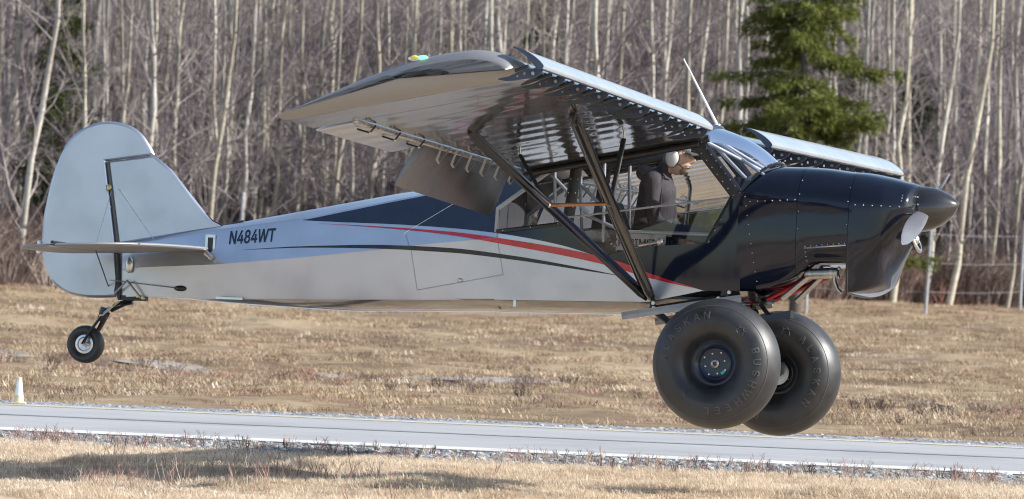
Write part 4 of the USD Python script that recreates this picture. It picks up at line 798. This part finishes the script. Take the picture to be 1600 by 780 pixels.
for s in S1:
    y = s * .386
    pane([(-1.05, .462), (-.56, .535), (-.50, .955), (-.64, .935), (-1.05, .625)], y, 'rear_window'); pane([(-.50, .585), (.630, .765), (.37, 1.13), (-.43, .985)], y, 'door_window')
    pane([(-.50, .575), (.620, .752), (.48, .44), (0, .395), (-.255, .33), (-.53, .51)], y, 'door_lower_window', .03, 'tinted_glass')
    bar([(-.535, y, .53), (-.485, y, .97)], .042, 'black_satin', 'door_post', (1, .3), up=(0, 1, 0)); rivet_row((-.56, y + s * .014, .56), (-.51, y + s * .014, .95), 5); rivet_row((-.51, y + s * .014, .56), (-.46, y + s * .014, .95), 5)
    bar([(-.56, y + s * .012, .578), (.625, y + s * .012, .760)], .015, 'grey_panel', 'door_rail', (.5, 1.0), up=(0, 1, 0)); rivet_row((-.4, y + s * .024, .603), (.55, y + s * .024, .748), 7)
    bar([(.36, y, 1.16), (.68, y, .785)], .050, 'black_satin', 'windshield_pillar', (1, .3), up=(0, 1, 0)); rivet_row((.37, y + s * .016, 1.11), (.655, y + s * .016, .775), 8); rivet_row((.41, y + s * .016, 1.14), (.70, y + s * .016, .80), 9)
    bar([(.485, y, .435), (.665, y, .785)], .026, 'black_satin', 'door_frame', (1, .35), up=(0, 1, 0)); rivet_row((.495, y + s * .012, .45), (.65, y + s * .012, .76), 5)
    bar([(-1.05, y, .462), (-1.05, y, .625), (-.64, y, .935)], .016, 'grey_panel', 'window_frame', (1, .4), up=(0, 1, 0)); bar([(-1.05, y + s * .004, .467), (-.56, y + s * .004, .540)], .014, 'black_satin', 'window_sill', (1, .4), up=(0, 1, 0)); rivet_row((-1.0, y + s * .012, .475), (-.6, y + s * .012, .535), 3, .007)
    bar([(.46, y, 1.17), (.37, y, 1.15), (-.43, y, .99), (-.70, y, .935)], .026, 'black_satin', 'cabin_rail')
    obj('door_latch', tube([(.0, y + s * .03, .403), (.13, y + s * .035, .43)], .012, 8), 'aluminium', cb); obj('door_latch', ball((.145, y + s * .03, .435), .026, (1, .5, 1), 1), 'steel', cb)
    # bare frame tubes inside
    yi = s * .345
    for a, b in (((-.66, yi, .92), (-.62, yi, .40)), ((-.68, yi, .88), (-.40, yi, .62)), ((-.30, yi, 1.0), (-.28, yi, .42)), ((-.45, yi, .62), (-.14, yi, .50)), ((.34, yi, 1.14), (.70, yi, .80)), ((-.14, yi, .50), (.5, yi, .50)), ((-.60, yi, .46), (-.4, yi, .46))): bar([a, b], .013, 'slat_silver', 'frame_tube')
for a, b in (((.40, -.05, 1.19), (.84, -.28, .93)), ((.40, .05, 1.19), (.84, .28, .93)), ((.40, -.34, 1.16), (.78, -.10, .97)), ((.40, .34, 1.16), (.78, .10, .97))): bar([a, b], .013, 'slat_silver', 'frame_tube')
obj('headliner', box((-.62, 0, .60), (.02, .66, .5)), 'black_satin', cb) if False else None
# windshield: from the pillars round to the nose of the roof
tt = np.linspace(0, 1, 12); rows = []
top = lambda w: np.array([.40 + .03 * (1 - abs(w)), .40 * w, 1.165 + .105 * (1 - abs(w) ** 2.2)]); bot = lambda w: np.array([.70 + .185 * (1 - abs(w) ** 2.), .412 * w, .800 + .225 * (1 - abs(w) ** 2.6)])
for w in np.linspace(-1, 1, 25): rows.append([top(w) * (1 - t) + bot(w) * t + np.array([.05, 0, .055]) * math.sin(math.pi * t) * (1 - abs(w) ** 2) * .5 for t in tt])
obj('windshield', grid(np.array(rows)), 'glass', cb, smooth=True)
bar([bot(w) + (.004, 0, .006) for w in np.linspace(-1, 1, 25)], .018, 'black_satin', 'windshield_strip', (1, .5)); [rivets.append(bot(w) + (.008, np.sign(w) * .006, .017)) for w in np.linspace(-1, .2, 9)]
bar([top(w) for w in np.linspace(-1, 1, 15)], .02, 'navy_gloss', 'roof_lip')
obj('instrument_panel', box((.66, 0, .78), (.03, .72, .26)), 'black_satin', cb)
for k in range(5): obj('gauge', tube([(.645, -.26 + .13 * k, .80), (.64, -.26 + .13 * k, .80)], .045, 16), 'grey_panel', cb)
obj('placard', box((-.02, -.30, .43), (.36, .004, .12)), 'placard_grey', cb)
tx = meshkit.text_mesh('EXPERIMENTAL', .055, .001, True); v = tx.vertices; tx.vertices = np.c_[-.27 + v[:, 0] * (.50 / v[:, 0].max()), -.3035 - v[:, 2], .398 + v[:, 1]]; obj('experimental_lettering', tx, 'black_satin', cb)
# seats
for x0, nm in ((-.02, 'seat'), (-.62, 'seat')):
    st_ = grp('seat'); obj('cushion', tm(m3.Manifold.hull_points([(x0 + a, b, .34 + c) for a in (-.2, .24) for b in (-.2, .2) for c in (0, .09)])), 'seat_fabric', st_, smooth=40)
    if x0 > -.3: obj('backrest', tm(m3.Manifold.hull_points([(x0 - .2 - .1 * (c > .1) + a, b * (1 if c < .3 else .85), .42 + c) for a in (-.03, .03) for b in (-.2, .2) for c in (0, .2, .30)])), 'seat_fabric', st_, smooth=40)
# antenna
an = grp('antenna'); obj('whip', tube([(.421, 0, 1.275), (.147, 0, 1.748)], [.011, .005], 8), 'white_paint', an, smooth=True); obj('antenna_base', tube([(.425, 0, 1.262), (.415, 0, 1.29)], .02, 10), 'white_paint', an)

# ---- cowling
cw = grp('cowling')
CS = {.70: [(0, .95), (.20, .92), (.34, .86), (.405, .79), (.413, .5), (.40, .25), (.372, .118), (0, .10)],
 .93: [(0, 1.01), (.2, .985), (.345, .90), (.415, .77), (.42, .5), (.40, .28), (.35, .155), (0, .14)],
 1.10: [(0, 1.01), (.2, .987), (.34, .903), (.418, .768), (.423, .51), (.405, .31), (.35, .225), (0, .20)],
 1.25: [(0, 1.005), (.2, .985), (.335, .905), (.42, .765), (.425, .52), (.408, .40), (.36, .335), (0, .31)],
 1.486: [(0, .985), (.2, .965), (.335, .89), (.425, .75), (.43, .54), (.41, .41), (.36, .34), (0, .32)],
 1.489: [(0, .985), (.2, .965), (.335, .89), (.425, .75), (.43, .50), (.405, .20), (.385, .138), (0, .125)],
 1.70: [(0, .958), (.2, .938), (.33, .87), (.412, .745), (.41, .53), (.36, .36), (.20, .205), (0, .185)],
 1.76: [(0, .945), (.19, .927), (.315, .86), (.395, .742), (.385, .56), (.27, .42), (.10, .31), (0, .295)],
 1.82: [(0, .93), (.18, .915), (.30, .85), (.37, .74), (.34, .60), (.17, .50), (.06, .435), (0, .42)],
 1.875: [(0, .918), (.16, .903), (.275, .848), (.335, .742), (.28, .65), (.13, .58), (.05, .54), (0, .525)],
 1.90: [(0, .905), (.14, .89), (.24, .835), (.285, .74), (.23, .66), (.11, .605), (.05, .57), (0, .555)]}
cx = np.array(sorted(CS)); CSA = np.array([CS[k] for k in cx]); ci = PCH(cx, CSA.reshape(len(cx), -1))
def csec(x, n=36):
    h = ci(x).reshape(-1, 2); h = catmull(h, n); return np.vstack([np.c_[0 * h[:, 0] + x, h], np.c_[0 * h[1:-1, 0] + x, -h[1:-1, 0], h[1:-1, 1]][::-1]])
def cy(x, z):
    """half width of the cowl at x, z"""
    h = catmull(ci(x).reshape(-1, 2), 200); k = np.argsort(h[:, 1]); return float(np.interp(z, h[k, 1], h[k, 0]))
for nm, a, b, m_ in (('boot_cowl', .70, 1.118, 'black_gloss'), ('side_cowl', 1.121, 1.486, 'black_gloss'), ('nose_cowl', 1.489, 1.90, 'black_gloss')):
    xs_ = np.linspace(a, b, 14 if nm != 'nose_cowl' else 30); m = skin([csec(x) for x in xs_], caps=False); m.fix_normals(); obj(nm, m, m_, cw, smooth=45)
q = csec(1.492); m = tube(q[(q[:, 2] < .5)][np.argsort(q[q[:, 2] < .5][:, 1])], .009, 6); obj('cowl_outlet_lip', m, 'black_satin', cw)
for s in S1:
    def on(x, z, o=.002): return (x, s * (cy(x, z) + o), z)
    [rivets.append(np.array(on(x, .738))) for x in np.linspace(1.53, 1.83, 6)]; [rivets.append(np.array(on(1.84, z))) for z in (.78, .80, .82)]
    [rivets.append(np.array(on(1.478, z))) for z in (.60, .76, .86)]; [rivets.append(np.array(on(1.130, z))) for z in (.56, .68, .80, .9)]
    [rivets.append(np.array(on(x, .735 + (x - .75) * .07))) for x in np.linspace(.78, 1.1, 7)]; [rivets.append(np.array(on(.74 + k * .012, .77 - k * .065))) for k in range(10)]
    [rivets.append(np.array(on(x, .44 + (x - 1.2) * .11, .008))) for x in np.linspace(1.19, 1.47, 8)]; [rivets.append(np.array(on(1.19 + .005 * k, .40 - .03 * k, .003))) for k in range(5)]
    obj('cooling_louver', tube([on(1.18, .425, .004), on(1.33, .442, .012), on(1.48, .458, .004)], .006, 6), 'aluminium', cw)
    obj('nose_inlet', ball((1.885, s * .165, .70), .075, (.28, 1., .85), 2), 'black_satin', cw, smooth=True)
    obj('inlet_rim', trimesh.creation.torus(.072, .009, 28, 8).apply_transform(trimesh.transformations.rotation_matrix(math.pi / 2, (0, 1, 0))).apply_translation((1.898, s * .165, .70)), 'black_gloss', cw, smooth=True)
nc = csec(1.90); obj('nose_face', trimesh.Trimesh(np.vstack([nc, nc.mean(0)]), [(len(nc), k, (k + 1) % len(nc)) for k in range(len(nc))], process=False), 'black_satin', cw)
R_ = trimesh.transformations.rotation_matrix(math.pi / 2 - .42, (0, 1, 0)); ring = trimesh.creation.torus(.095, .013, 36, 10).apply_scale((1, .9, 1)).apply_transform(R_).apply_translation((1.895, -.12, .535)); obj('landing_light_ring', ring, 'aluminium', cw, smooth=True)
lens = trimesh.creation.cylinder(.09, .012, sections=28).apply_scale((1, .9, 1)).apply_transform(R_).apply_translation((1.880, -.12, .532)); obj('landing_light_lens', lens, 'black_satin', cw, smooth=40); obj('landing_lamp', ball((1.905, -.12, .525), .035, (.7, 1, 1), 2), 'steel', cw, smooth=True)
m = join([trimesh.creation.icosphere(1, .0046).apply_translation(p) for p in rivets]); obj('rivet_heads', m, 'aluminium', cw, smooth=True, kind='stuff')
# spinner and propeller
SPN = np.array([1.885, 0, .742]); TILT = .15
def tiltx(m): m.apply_transform(trimesh.transformations.rotation_matrix(-TILT, (0, 1, 0))); m.apply_translation(SPN); return m
pr = grp('propeller')
obj('spinner', tiltx(lathe([(.155, -.01), (.158, .015), (.157, .04), (.150, .085), (.134, .14), (.108, .19), (.072, .24), (.035, .272), (.012, .285), (0, .288)], 48, 'x')), 'pewter', pr, smooth=True)
obj('spinner_plate', tiltx(lathe([(0, -.012), (.150, -.012), (.158, -.005), (.158, .004)], 40, 'x')), 'aluminium', pr, smooth=30)
def blade(sgn):
    secs = []
    for q in np.linspace(.10, 1., 16):
        R = q * .98; c = .095 * (.55 + .75 * math.sin(math.pi * min(q * 1.05, 1)) ** .8) * (1 - max(0, (q - .86) / .14) ** 2 * .72); th = .020 * (1.15 - q) + .004; tw_ = 1.12 - .72 * q
        t = np.linspace(0, 2 * math.pi, 14, endpoint=False); u = np.cos(t) * c / 2; h = np.sin(t) * th / 2 + .10 * (u * 0)
        X_ = u * math.sin(tw_) * -1 + h * math.cos(tw_); T_ = u * math.cos(tw_) + h * math.sin(tw_); secs.append(np.c_[X_ + .055, T_, np.full(14, R)])
    m = skin(secs); m.apply_transform(trimesh.transformations.rotation_matrix(BLADE + (0 if sgn > 0 else math.pi), (1, 0, 0))); m.fix_normals(); return tiltx(m)
BLADE = -1.26
for sgn in S1: obj('blade', blade(sgn), 'blade_grey', pr, smooth=50)
for k in range(3): obj('spinner_screw', tiltx(ball((.03 + 0 * k, .1575 * math.cos(math.pi + .5 - .35 * k), .1575 * math.sin(math.pi - .5 + .35 * k)), .008, (1, 1, 1), 1)), 'aluminium', pr)

# ---- exhaust
ex = grp('exhaust')
obj('muffler', tube([(1.17, -.30, .250), (1.185, -.30, .250), (1.39, -.30, .268), (1.405, -.30, .268)], [.028, .038, .038, .028], 20), 'exhaust_steel', ex, smooth=40)
def pipe(a, b, r=.020):
    d = (np.array(b) - a) / np.linalg.norm(np.array(b) - a); m = tube([a, b, np.array(b) - d * .001, np.array(a) + d * .12], [r, r, r * .88, r * .88], 16, caps=False); return m
obj('tail_pipe', pipe((1.21, -.31, .245), (1.015, -.31, .072)), 'exhaust_steel', ex, smooth=40); obj('tail_pipe', pipe((1.27, -.20, .25), (1.09, -.20, .06)), 'exhaust_steel', ex, smooth=40)
obj('elbow_pipe', tube([(1.375, -.31, .26), (1.385, -.31, .20), (1.405, -.31, .155), (1.435, -.31, .128)], .015, 12), 'exhaust_steel', ex, smooth=40)
for x in (1.36, 1.21): obj('clamp_band', tube([(x - .008, -.30, .25 + (x - 1.18) * .085), (x + .008, -.30, .25 + (x - 1.18) * .085)], .041, 20), 'steel', ex, smooth=40)
for dz in (-.03, .03): obj('clamp_bolt', ball((1.415, -.33, .27 + dz), .013, (1, 1, 1), 1), 'steel', ex)

# ---- main gear
gr = grp('landing_gear')
WHEELS = {-1: np.array([.757, -1.05, -.416]), 1: np.array([.722, .93, -.415])}
for s in S1:
    hub = WHEELS[s] - [0, s * .12, 0]
    for a in ((.10, s * .345, -.035), (.62, s * .345, .085)): obj('gear_leg', tube([a, hub], [.026, .024], 12, flat=(1.5, .8)), 'black_metal', gr, smooth=True)
    obj('gear_fitting', box((.105, s * .37, .0), (.035, .03, .13)), 'black_metal', gr); obj('gear_fitting', box((.62, s * .37, .075), (.05, .03, .10)), 'black_metal', gr)
    for p in ((.10, s * .40, .03), (.12, s * .40, .005), (.125, s * .40, -.03)): obj('fitting_bolt', tube([np.array(p) - (0, .02, 0), np.array(p) + (0, .02, 0)], .014, 6), 'steel', gr)
    for p in ((.66, s * .40, .10), (.585, s * .40, .055)): obj('fitting_bolt', tube([np.array(p) - (0, .015, 0), np.array(p) + (0, .015, 0)], .014, 6), 'steel', gr)
    obj('cabane_strut', tube([(.74, 0, -.03), (.62, s * .34, .07)], .014, 8), 'red_gloss', gr); obj('shock_strut', tube([(.74, s * .03, -.02), hub], [.03, .026], 12), 'black_metal', gr, smooth=True)
    obj('brace_tube', tube([(.86, s * .10, .075), (1.24, s * .18, .262)], .017, 10), 'red_gloss', gr, smooth=True)
    obj('gear_fairing', tube([(-.09, s * .46, -.095), (.76, s * .46, .06)], .022, 4, flat=(1.2, .3), up=(0, 1, 0)), 'grey_panel', gr)
obj('lower_brace', tube([(.12, -.36, -.02), (.62, -.36, .075)], .013, 8), 'black_satin', gr)
obj('cabane_bracket', tube([(.80, -.05, .04), (.86, -.05, -.03), (.93, -.05, -.05)], .018, 6), 'black_metal', gr); obj('step', tm(m3.Manifold.hull_points([(.84, -.05 + b, -.055 + c) for b in (-.05, .05) for c in (-.022, .012)] + [(1.03, -.05 + b, -.03 + c) for b in (-.05, .05) for c in (-.02, .035)])), 'slate_blue', gr)

# tyre profile with low pressure bulge: (radius, half width)
TP = [(.135, .060), (.152, .064), (.166, .080), (.182, .112), (.208, .148), (.245, .174), (.285, .185), (.320, .182), (.355, .168), (.385, .144), (.412, .110), (.432, .072), (.443, .036), (.447, 0)]
tpc = catmull(TP, 40); full = np.vstack([np.c_[tpc[:, 0], -tpc[:, 1]], np.c_[tpc[::-1, 0], tpc[::-1, 1]][1:]])
tyre_y = PCH([p[0] for p in TP], [p[1] for p in TP])
def arc_text(text, a0, da, r0, h):
    """raised letters along the sidewall: a0 start angle (deg, clockwise seen from the right side), da step"""
    out = []
    for k, ch in enumerate(text):
        if ch == ' ': continue
        t = meshkit.text_mesh(ch, h, .010, True); v = t.vertices.copy(); t = t.subdivide(); v = t.vertices; w = v[:, 0].max() + v[:, 0].min()
        x, z, e = v[:, 0] - w / 2, v[:, 1], v[:, 2]; ang = math.radians(a0 + da * k); rr = r0 + z; th = ang - x / r0
        out.append(trimesh.Trimesh(np.c_[rr * np.cos(th), -(tyre_y(np.clip(rr, .13, .446)) - .003 + e), rr * np.sin(th)], t.faces, process=False))
    return out
def paw(a0, r0):
    c = math.radians(a0); out = []
    pts = np.array([(-.03, -.01), (-.022, .012), (-.03, .028), (-.012, .020), (.0, .034), (.012, .020), (.03, .028), (.022, .012), (.03, -.01), (.008, -.016), (.012, -.04), (-.006, -.02)])
    P = []
    for x, z in np.vstack([pts, pts[:1]]): rr = r0 + z; th = c - x / r0; P.append((rr * math.cos(th), -(float(tyre_y(rr)) + .001), rr * math.sin(th)))
    return [tube(P, .0036, 5)]
def wheel(s):
    g = grp('wheel'); C = WHEELS[s]
    obj('tyre', lathe(full, 96).apply_translation(C), 'rubber', g, smooth=True)
    t = arc_text('ALASKAN', 176, -13.2, .305, .046) + arc_text('BUSHWHEEL', 17, -13.6, .305, .046); 
    if s > 0: t = arc_text('ALASKAN', 50, -15, .295, .046) + arc_text('BUSHWHEEL', -110, -13.6, .305, .046)
    t = join(t); t.apply_translation(C); obj('tyre_lettering', t, 'rubber_worn', g, smooth=25)
    m = join(paw(48, .30) + paw(228, .295)) if s < 0 else join(paw(75, .30) + paw(215, .295)); obj('tyre_emblem', m.apply_translation(C), 'rubber_worn', g)
    if s > 0: obj('valve_stem', ball(C + (.30 * math.cos(4.25), -.182, .30 * math.sin(4.25)), .014, (1, .6, 1), 1), 'steel', g)
    for sg in S1: obj('tyre_seam', lathe([(.3905, sg * .1375), (.393, sg * .1395), (.3955, sg * .1345)], 72).apply_translation(C), 'rubber_worn', g, smooth=True)
    rimp = [(0, -.052), (.022, -.052), (.026, -.042), (.082, -.040), (.096, -.046), (.104, -.050), (.112, -.046), (.124, -.058), (.138, -.068), (.150, -.066), (.150, .066), (.138, .068), (.112, .046), (.09, .040), (.0, .045)]
    obj('rim', lathe(rimp, 56).apply_translation(C), 'navy_gloss' if s < 0 else 'black_metal', g, smooth=30)
    obj('hub_cap', lathe([(0, -.045), (.014, -.045), (.015, -.062), (.022, -.066), (.031, -.060), (.034, -.045), (.034, -.03)], 28).apply_translation(C), 'steel', g, smooth=35)
    for k in range(8):
        a = k * math.pi / 4 + .3; rr = .085 if k % 2 else .07; p = C + (rr * math.cos(a), -.041, rr * math.sin(a)); obj('wheel_bolt', tube([p, p - (0, .008, 0)], .0062, 6), 'steel', g)
    if s < 0: obj('rim_sticker', box(C + (.062, -.0425, -.055), (.04, .003, .02), trimesh.transformations.rotation_matrix(-.7, (0, 1, 0))), 'teal_sticker', g)
    else:
        obj('brake_disc', lathe([(.03, -.072), (.085, -.072), (.085, -.062), (.03, -.062)], 32).apply_translation(C), 'steel', g, smooth=30); obj('brake_caliper', box(C + (-.06, -.085, -.075), (.09, .05, .06)), 'slate_blue', g)
for s in S1: wheel(s)

# ------------------------------------------------------------------ the pilot, seated in front
PL = UsdGeom.Xform.Define(stage, '/World/person'); PL.AddTranslateOp().Set(Gf.Vec3d(0, 0, PLANE_Z)); PL.AddRotateXOp().Set(-math.degrees(BANK))
PL = tag(PL, 'pilot in dark hooded top, cap and grey headset, seated at the controls looking forward', 'person')
def chain(bones, fine=.012, it=8):
    """bones: [(p, r, q, r2)] -> one smooth body"""
    M_ = None
    for p, r1, q, r2 in bones:
        h = m3.Manifold.hull_points(np.vstack([np.array(trimesh.creation.icosphere(2, r1).vertices) + p, np.array(trimesh.creation.icosphere(2, r2).vertices) + q])); M_ = h if M_ is None else M_ + h
    t = tm(M_.refine_to_length(fine)); t.merge_vertices(); trimesh.smoothing.filter_taubin(t, iterations=it); return t
HX, HZ = .135, 1.045                                 # head centre
hip = np.array([-.10, 0, .47])
J = {}
bones = [((-.03, -.09, .50), .125, (-.03, .09, .50), .125), ((-.03, 0, .52), .135, (-.01, 0, .66), .135), ((-.01, 0, .66), .135, (.005, 0, .80), .132), ((.005, -.06, .80), .118, (.005, .06, .80), .118), ((.01, -.15, .875), .062, (.01, .15, .875), .062), ((.0, 0, .82), .13, (.015, 0, .89), .09), ((.015, 0, .89), .065, (.06, 0, .985), .055)]
for s in S1: bones += [((.01, s * .17, .865), .066, (.05, s * .235, .60), .050), ((.05, s * .235, .60), .048, (.25, s * .17, .46), .036), ((-.03, s * .09, .47), .10, (.32, s * .13, .50), .072), ((.32, s * .13, .50), .070, (.52, s * .13, .18), .048), ((.52, s * .13, .17), .046, (.66, s * .13, .15), .036)]
body = chain(bones, .016, 10)
v = body.vertices; v += (meshkit.fbm(v * 14, 3, 3)[:, None] - .5) * .012 * body.vertex_normals   # cloth folds
f = body.triangles_center; legs = (f[:, 2] < .60) & (f[:, 0] > .02) & (np.abs(f[:, 1]) < .21) | (f[:, 2] < .47)
def part(mask): m = trimesh.Trimesh(body.vertices, body.faces[mask], process=False); m.remove_unreferenced_vertices(); return m
obj('hooded_top', part(~legs), 'hoodie', PL, smooth=True); obj('trousers', part(legs), 'jeans', PL, smooth=True)
# hood bunched at the neck
hood = chain([((-.06, -.09, .925), .050, (-.10, 0, .935), .058), ((-.10, 0, .935), .058, (-.06, .09, .925), .050), ((-.06, -.09, .925), .046, (.05, -.085, .905), .030), ((-.06, .09, .925), .046, (.05, .085, .905), .030), ((.05, -.085, .905), .028, (.10, 0, .868), .02), ((.05, .085, .905), .028, (.10, 0, .868), .02)], .012, 6); obj('hood', hood, 'hoodie', PL, smooth=True)
for s in S1: obj('drawstring', tube([(.10, s * .03, .875), (.125, s * .035, .82), (.12, s * .04, .77)], .005, 5), 'white_paint', PL)
# head: ellipsoid shaped by profile bumps, facing +x
hm = trimesh.creation.icosphere(5, 1.0); d = hm.vertices.copy(); base = d * [.098, .077, .118]
def bump(cx, cz, cyy, amp, wx, push=(1, 0, 0)):
    dist = ((d[:, 2] - cz) / wx[1]) ** 2 + ((np.abs(d[:, 1]) - cyy) / wx[0]) ** 2; k = np.exp(-dist) * (d[:, 0] > 0); return k[:, None] * amp * np.array(push)
base += bump(1, -.12, 0, .030, (.16, .16)) + bump(1, .10, 0, .014, (.10, .30)) + bump(1, -.22, .13, .006, (.10, .09)) - bump(1, .14, .36, .012, (.16, .10)) + bump(1, .33, .28, .007, (.30, .08)) + bump(1, -.43, 0, .010, (.26, .06)) + bump(1, -.56, 0, .009, (.24, .06)) + bump(1, -.84, 0, .018, (.30, .15)) - bump(1, -.50, 0, .003, (.26, .03))
jaw = (d[:, 2] < -.3) & (d[:, 0] < .2); base[jaw, 0] *= 1 - .25 * np.clip(-d[jaw, 2] - .3, 0, 1); base[:, 1] *= 1 - .22 * np.clip(-d[:, 2] - .1, 0, 1)
hm.vertices = base + [HX, 0, HZ]
fc = hm.triangles_center - [HX, 0, HZ]; goat = (fc[:, 2] < -.052) & (fc[:, 0] > .030) & (np.abs(fc[:, 1]) < .040) & ~((fc[:, 2] > -.068) & (fc[:, 2] < -.050) & (np.abs(fc[:, 1]) < .024) & (fc[:, 0] > .08))
stub = (fc[:, 2] < -.04) & (fc[:, 0] < .03) & False
neck = chain([((.02, 0, .92), .056, (.09, 0, 1.01), .052)], .012, 3)
hp = trimesh.Trimesh(hm.vertices, hm.faces[~goat], process=False); hp.remove_unreferenced_vertices(); obj('head', join([hp, neck]), 'skin', PL, smooth=True)
bd = trimesh.Trimesh(hm.vertices + hm.vertex_normals * .003, hm.faces[goat], process=False); bd.remove_unreferenced_vertices(); obj('beard', bd, 'beard', PL, smooth=True)
for s in S1:
    obj('eye', ball((HX + .082, s * .030, HZ + .016), .0125, (1, 1, 1), 2), 'eye_white', PL, smooth=True); obj('iris', ball((HX + .0925, s * .0305, HZ + .016), .0045, (.5, 1, 1), 2), 'foam_black', PL, smooth=True); obj('eyebrow', tube([(HX + .098, s * .014, HZ + .034), (HX + .094, s * .032, HZ + .038), (HX + .080, s * .048, HZ + .034)], .004, 6), 'beard', PL)
    obj('ear', ball((HX - .005, s * .074, HZ - .005), .03, (.7, .35, 1.1), 2), 'skin', PL, smooth=True)
hair = trimesh.creation.icosphere(3, 1.0); hv = hair.vertices * [.102, .081, .121]; keep = (hair.triangles_center[:, 0] < .25 - .9 * np.clip(-hair.triangles_center[:, 2], 0, 1)) & (hair.triangles_center[:, 2] > -.55); hr = trimesh.Trimesh(hv + [HX - .002, 0, HZ + .001], hair.faces[keep], process=False); hr.remove_unreferenced_vertices(); obj('hair', hr, 'beard', PL, smooth=True)
capm = trimesh.creation.icosphere(3, 1.0); cv_ = capm.vertices * [.109, .086, .118]; keep = capm.triangles_center[:, 2] > .36; cm = trimesh.Trimesh(cv_ + [HX, 0, HZ + .010], capm.faces[keep], process=False); cm.remove_unreferenced_vertices()
brim = [[(HX + .075 + .105 * u * math.cos(w * 1.0), .078 * math.sin(w * 1.15) * (1 - .1 * u), HZ + .052 - .022 * u - .010 * abs(w)) for u in np.linspace(0, 1, 6)] for w in np.linspace(-1.2, 1.2, 15)]; bm = grid(np.array(brim)); bm2 = bm.copy(); bm2.vertices += [0, 0, -.004]; bm2.faces = bm2.faces[:, ::-1]
cp = grp('cap', PL); obj('crown', cm, 'cap_cloth', cp, smooth=True); obj('brim', join([bm, bm2]), 'cap_cloth', cp, smooth=40)
hs = grp('headset', PL)
for s in S1:
    obj('ear_cup', ball((HX - .012, s * .098, HZ - .004), .058, (.82, .5, 1.15), 3), 'headset_shell', hs, smooth=True); obj('ear_seal', ball((HX - .012, s * .083, HZ - .004), .059, (.86, .35, 1.16), 3), 'foam_black', hs, smooth=True)
obj('headband', tube([(HX - .012, .112 * math.cos(a), HZ + .135 * math.sin(a)) for a in np.linspace(.25, math.pi - .25, 16)], .008, 6, flat=(1.6, .6)), 'foam_black', hs, smooth=True)
obj('microphone_boom', tube([(HX + .01, -.105, HZ - .03), (HX + .07, -.085, HZ - .07), (HX + .105, -.04, HZ - .068)], .004, 6), 'foam_black', hs)
# hands: palm, four bent fingers and a thumb, closed on the stick
def hand(s, w):
    w = np.array(w); fw = np.array([1, 0, -.15]); fw /= np.linalg.norm(fw); b = [(w, .026, w + fw * .05, .024), (w + fw * .05 + (0, .02, 0), .018, w + fw * .05 - (0, .02, 0), .018)]
    for k, (yy, L) in enumerate(((-.030, .062), (-.010, .070), (.010, .066), (.028, .052))):
        a = w + fw * .065 + (0, yy, .004 * (1 - abs(k - 1.5))); m_ = a + fw * L * .5 + (0, 0, -.008); e = m_ + (L * .15, 0, -L * .45); b += [(w + fw * .03 + (0, yy * .6, 0), .0105, a, .0100), (a, .0098, m_, .0088), (m_, .0088, e, .0078)]
    tb = w + fw * .02 + (0, -s * -.028, -.008); t2 = tb + (.03, -s * .012 * -1, -.022); b += [(w + fw * .01, .014, tb, .0125), (tb, .0120, t2, .0105), (t2, .0100, t2 + (.026, -s * .006, -.012), .0085)]
    return chain(b, .004, 4)
for s in S1: obj('hand', hand(s, (.275, s * .165, .445)), 'skin', PL, smooth=True)
st_ = grp('control_stick', AC); obj('stick', tube([(.36, -.165, .08), (.365, -.165, .28), (.365, -.165, .45)], .014, 8), 'black_metal', st_, smooth=True); obj('grip', tube([(.365, -.165, .37), (.365, -.165, .47)], .019, 10), 'foam_black', st_, smooth=True)
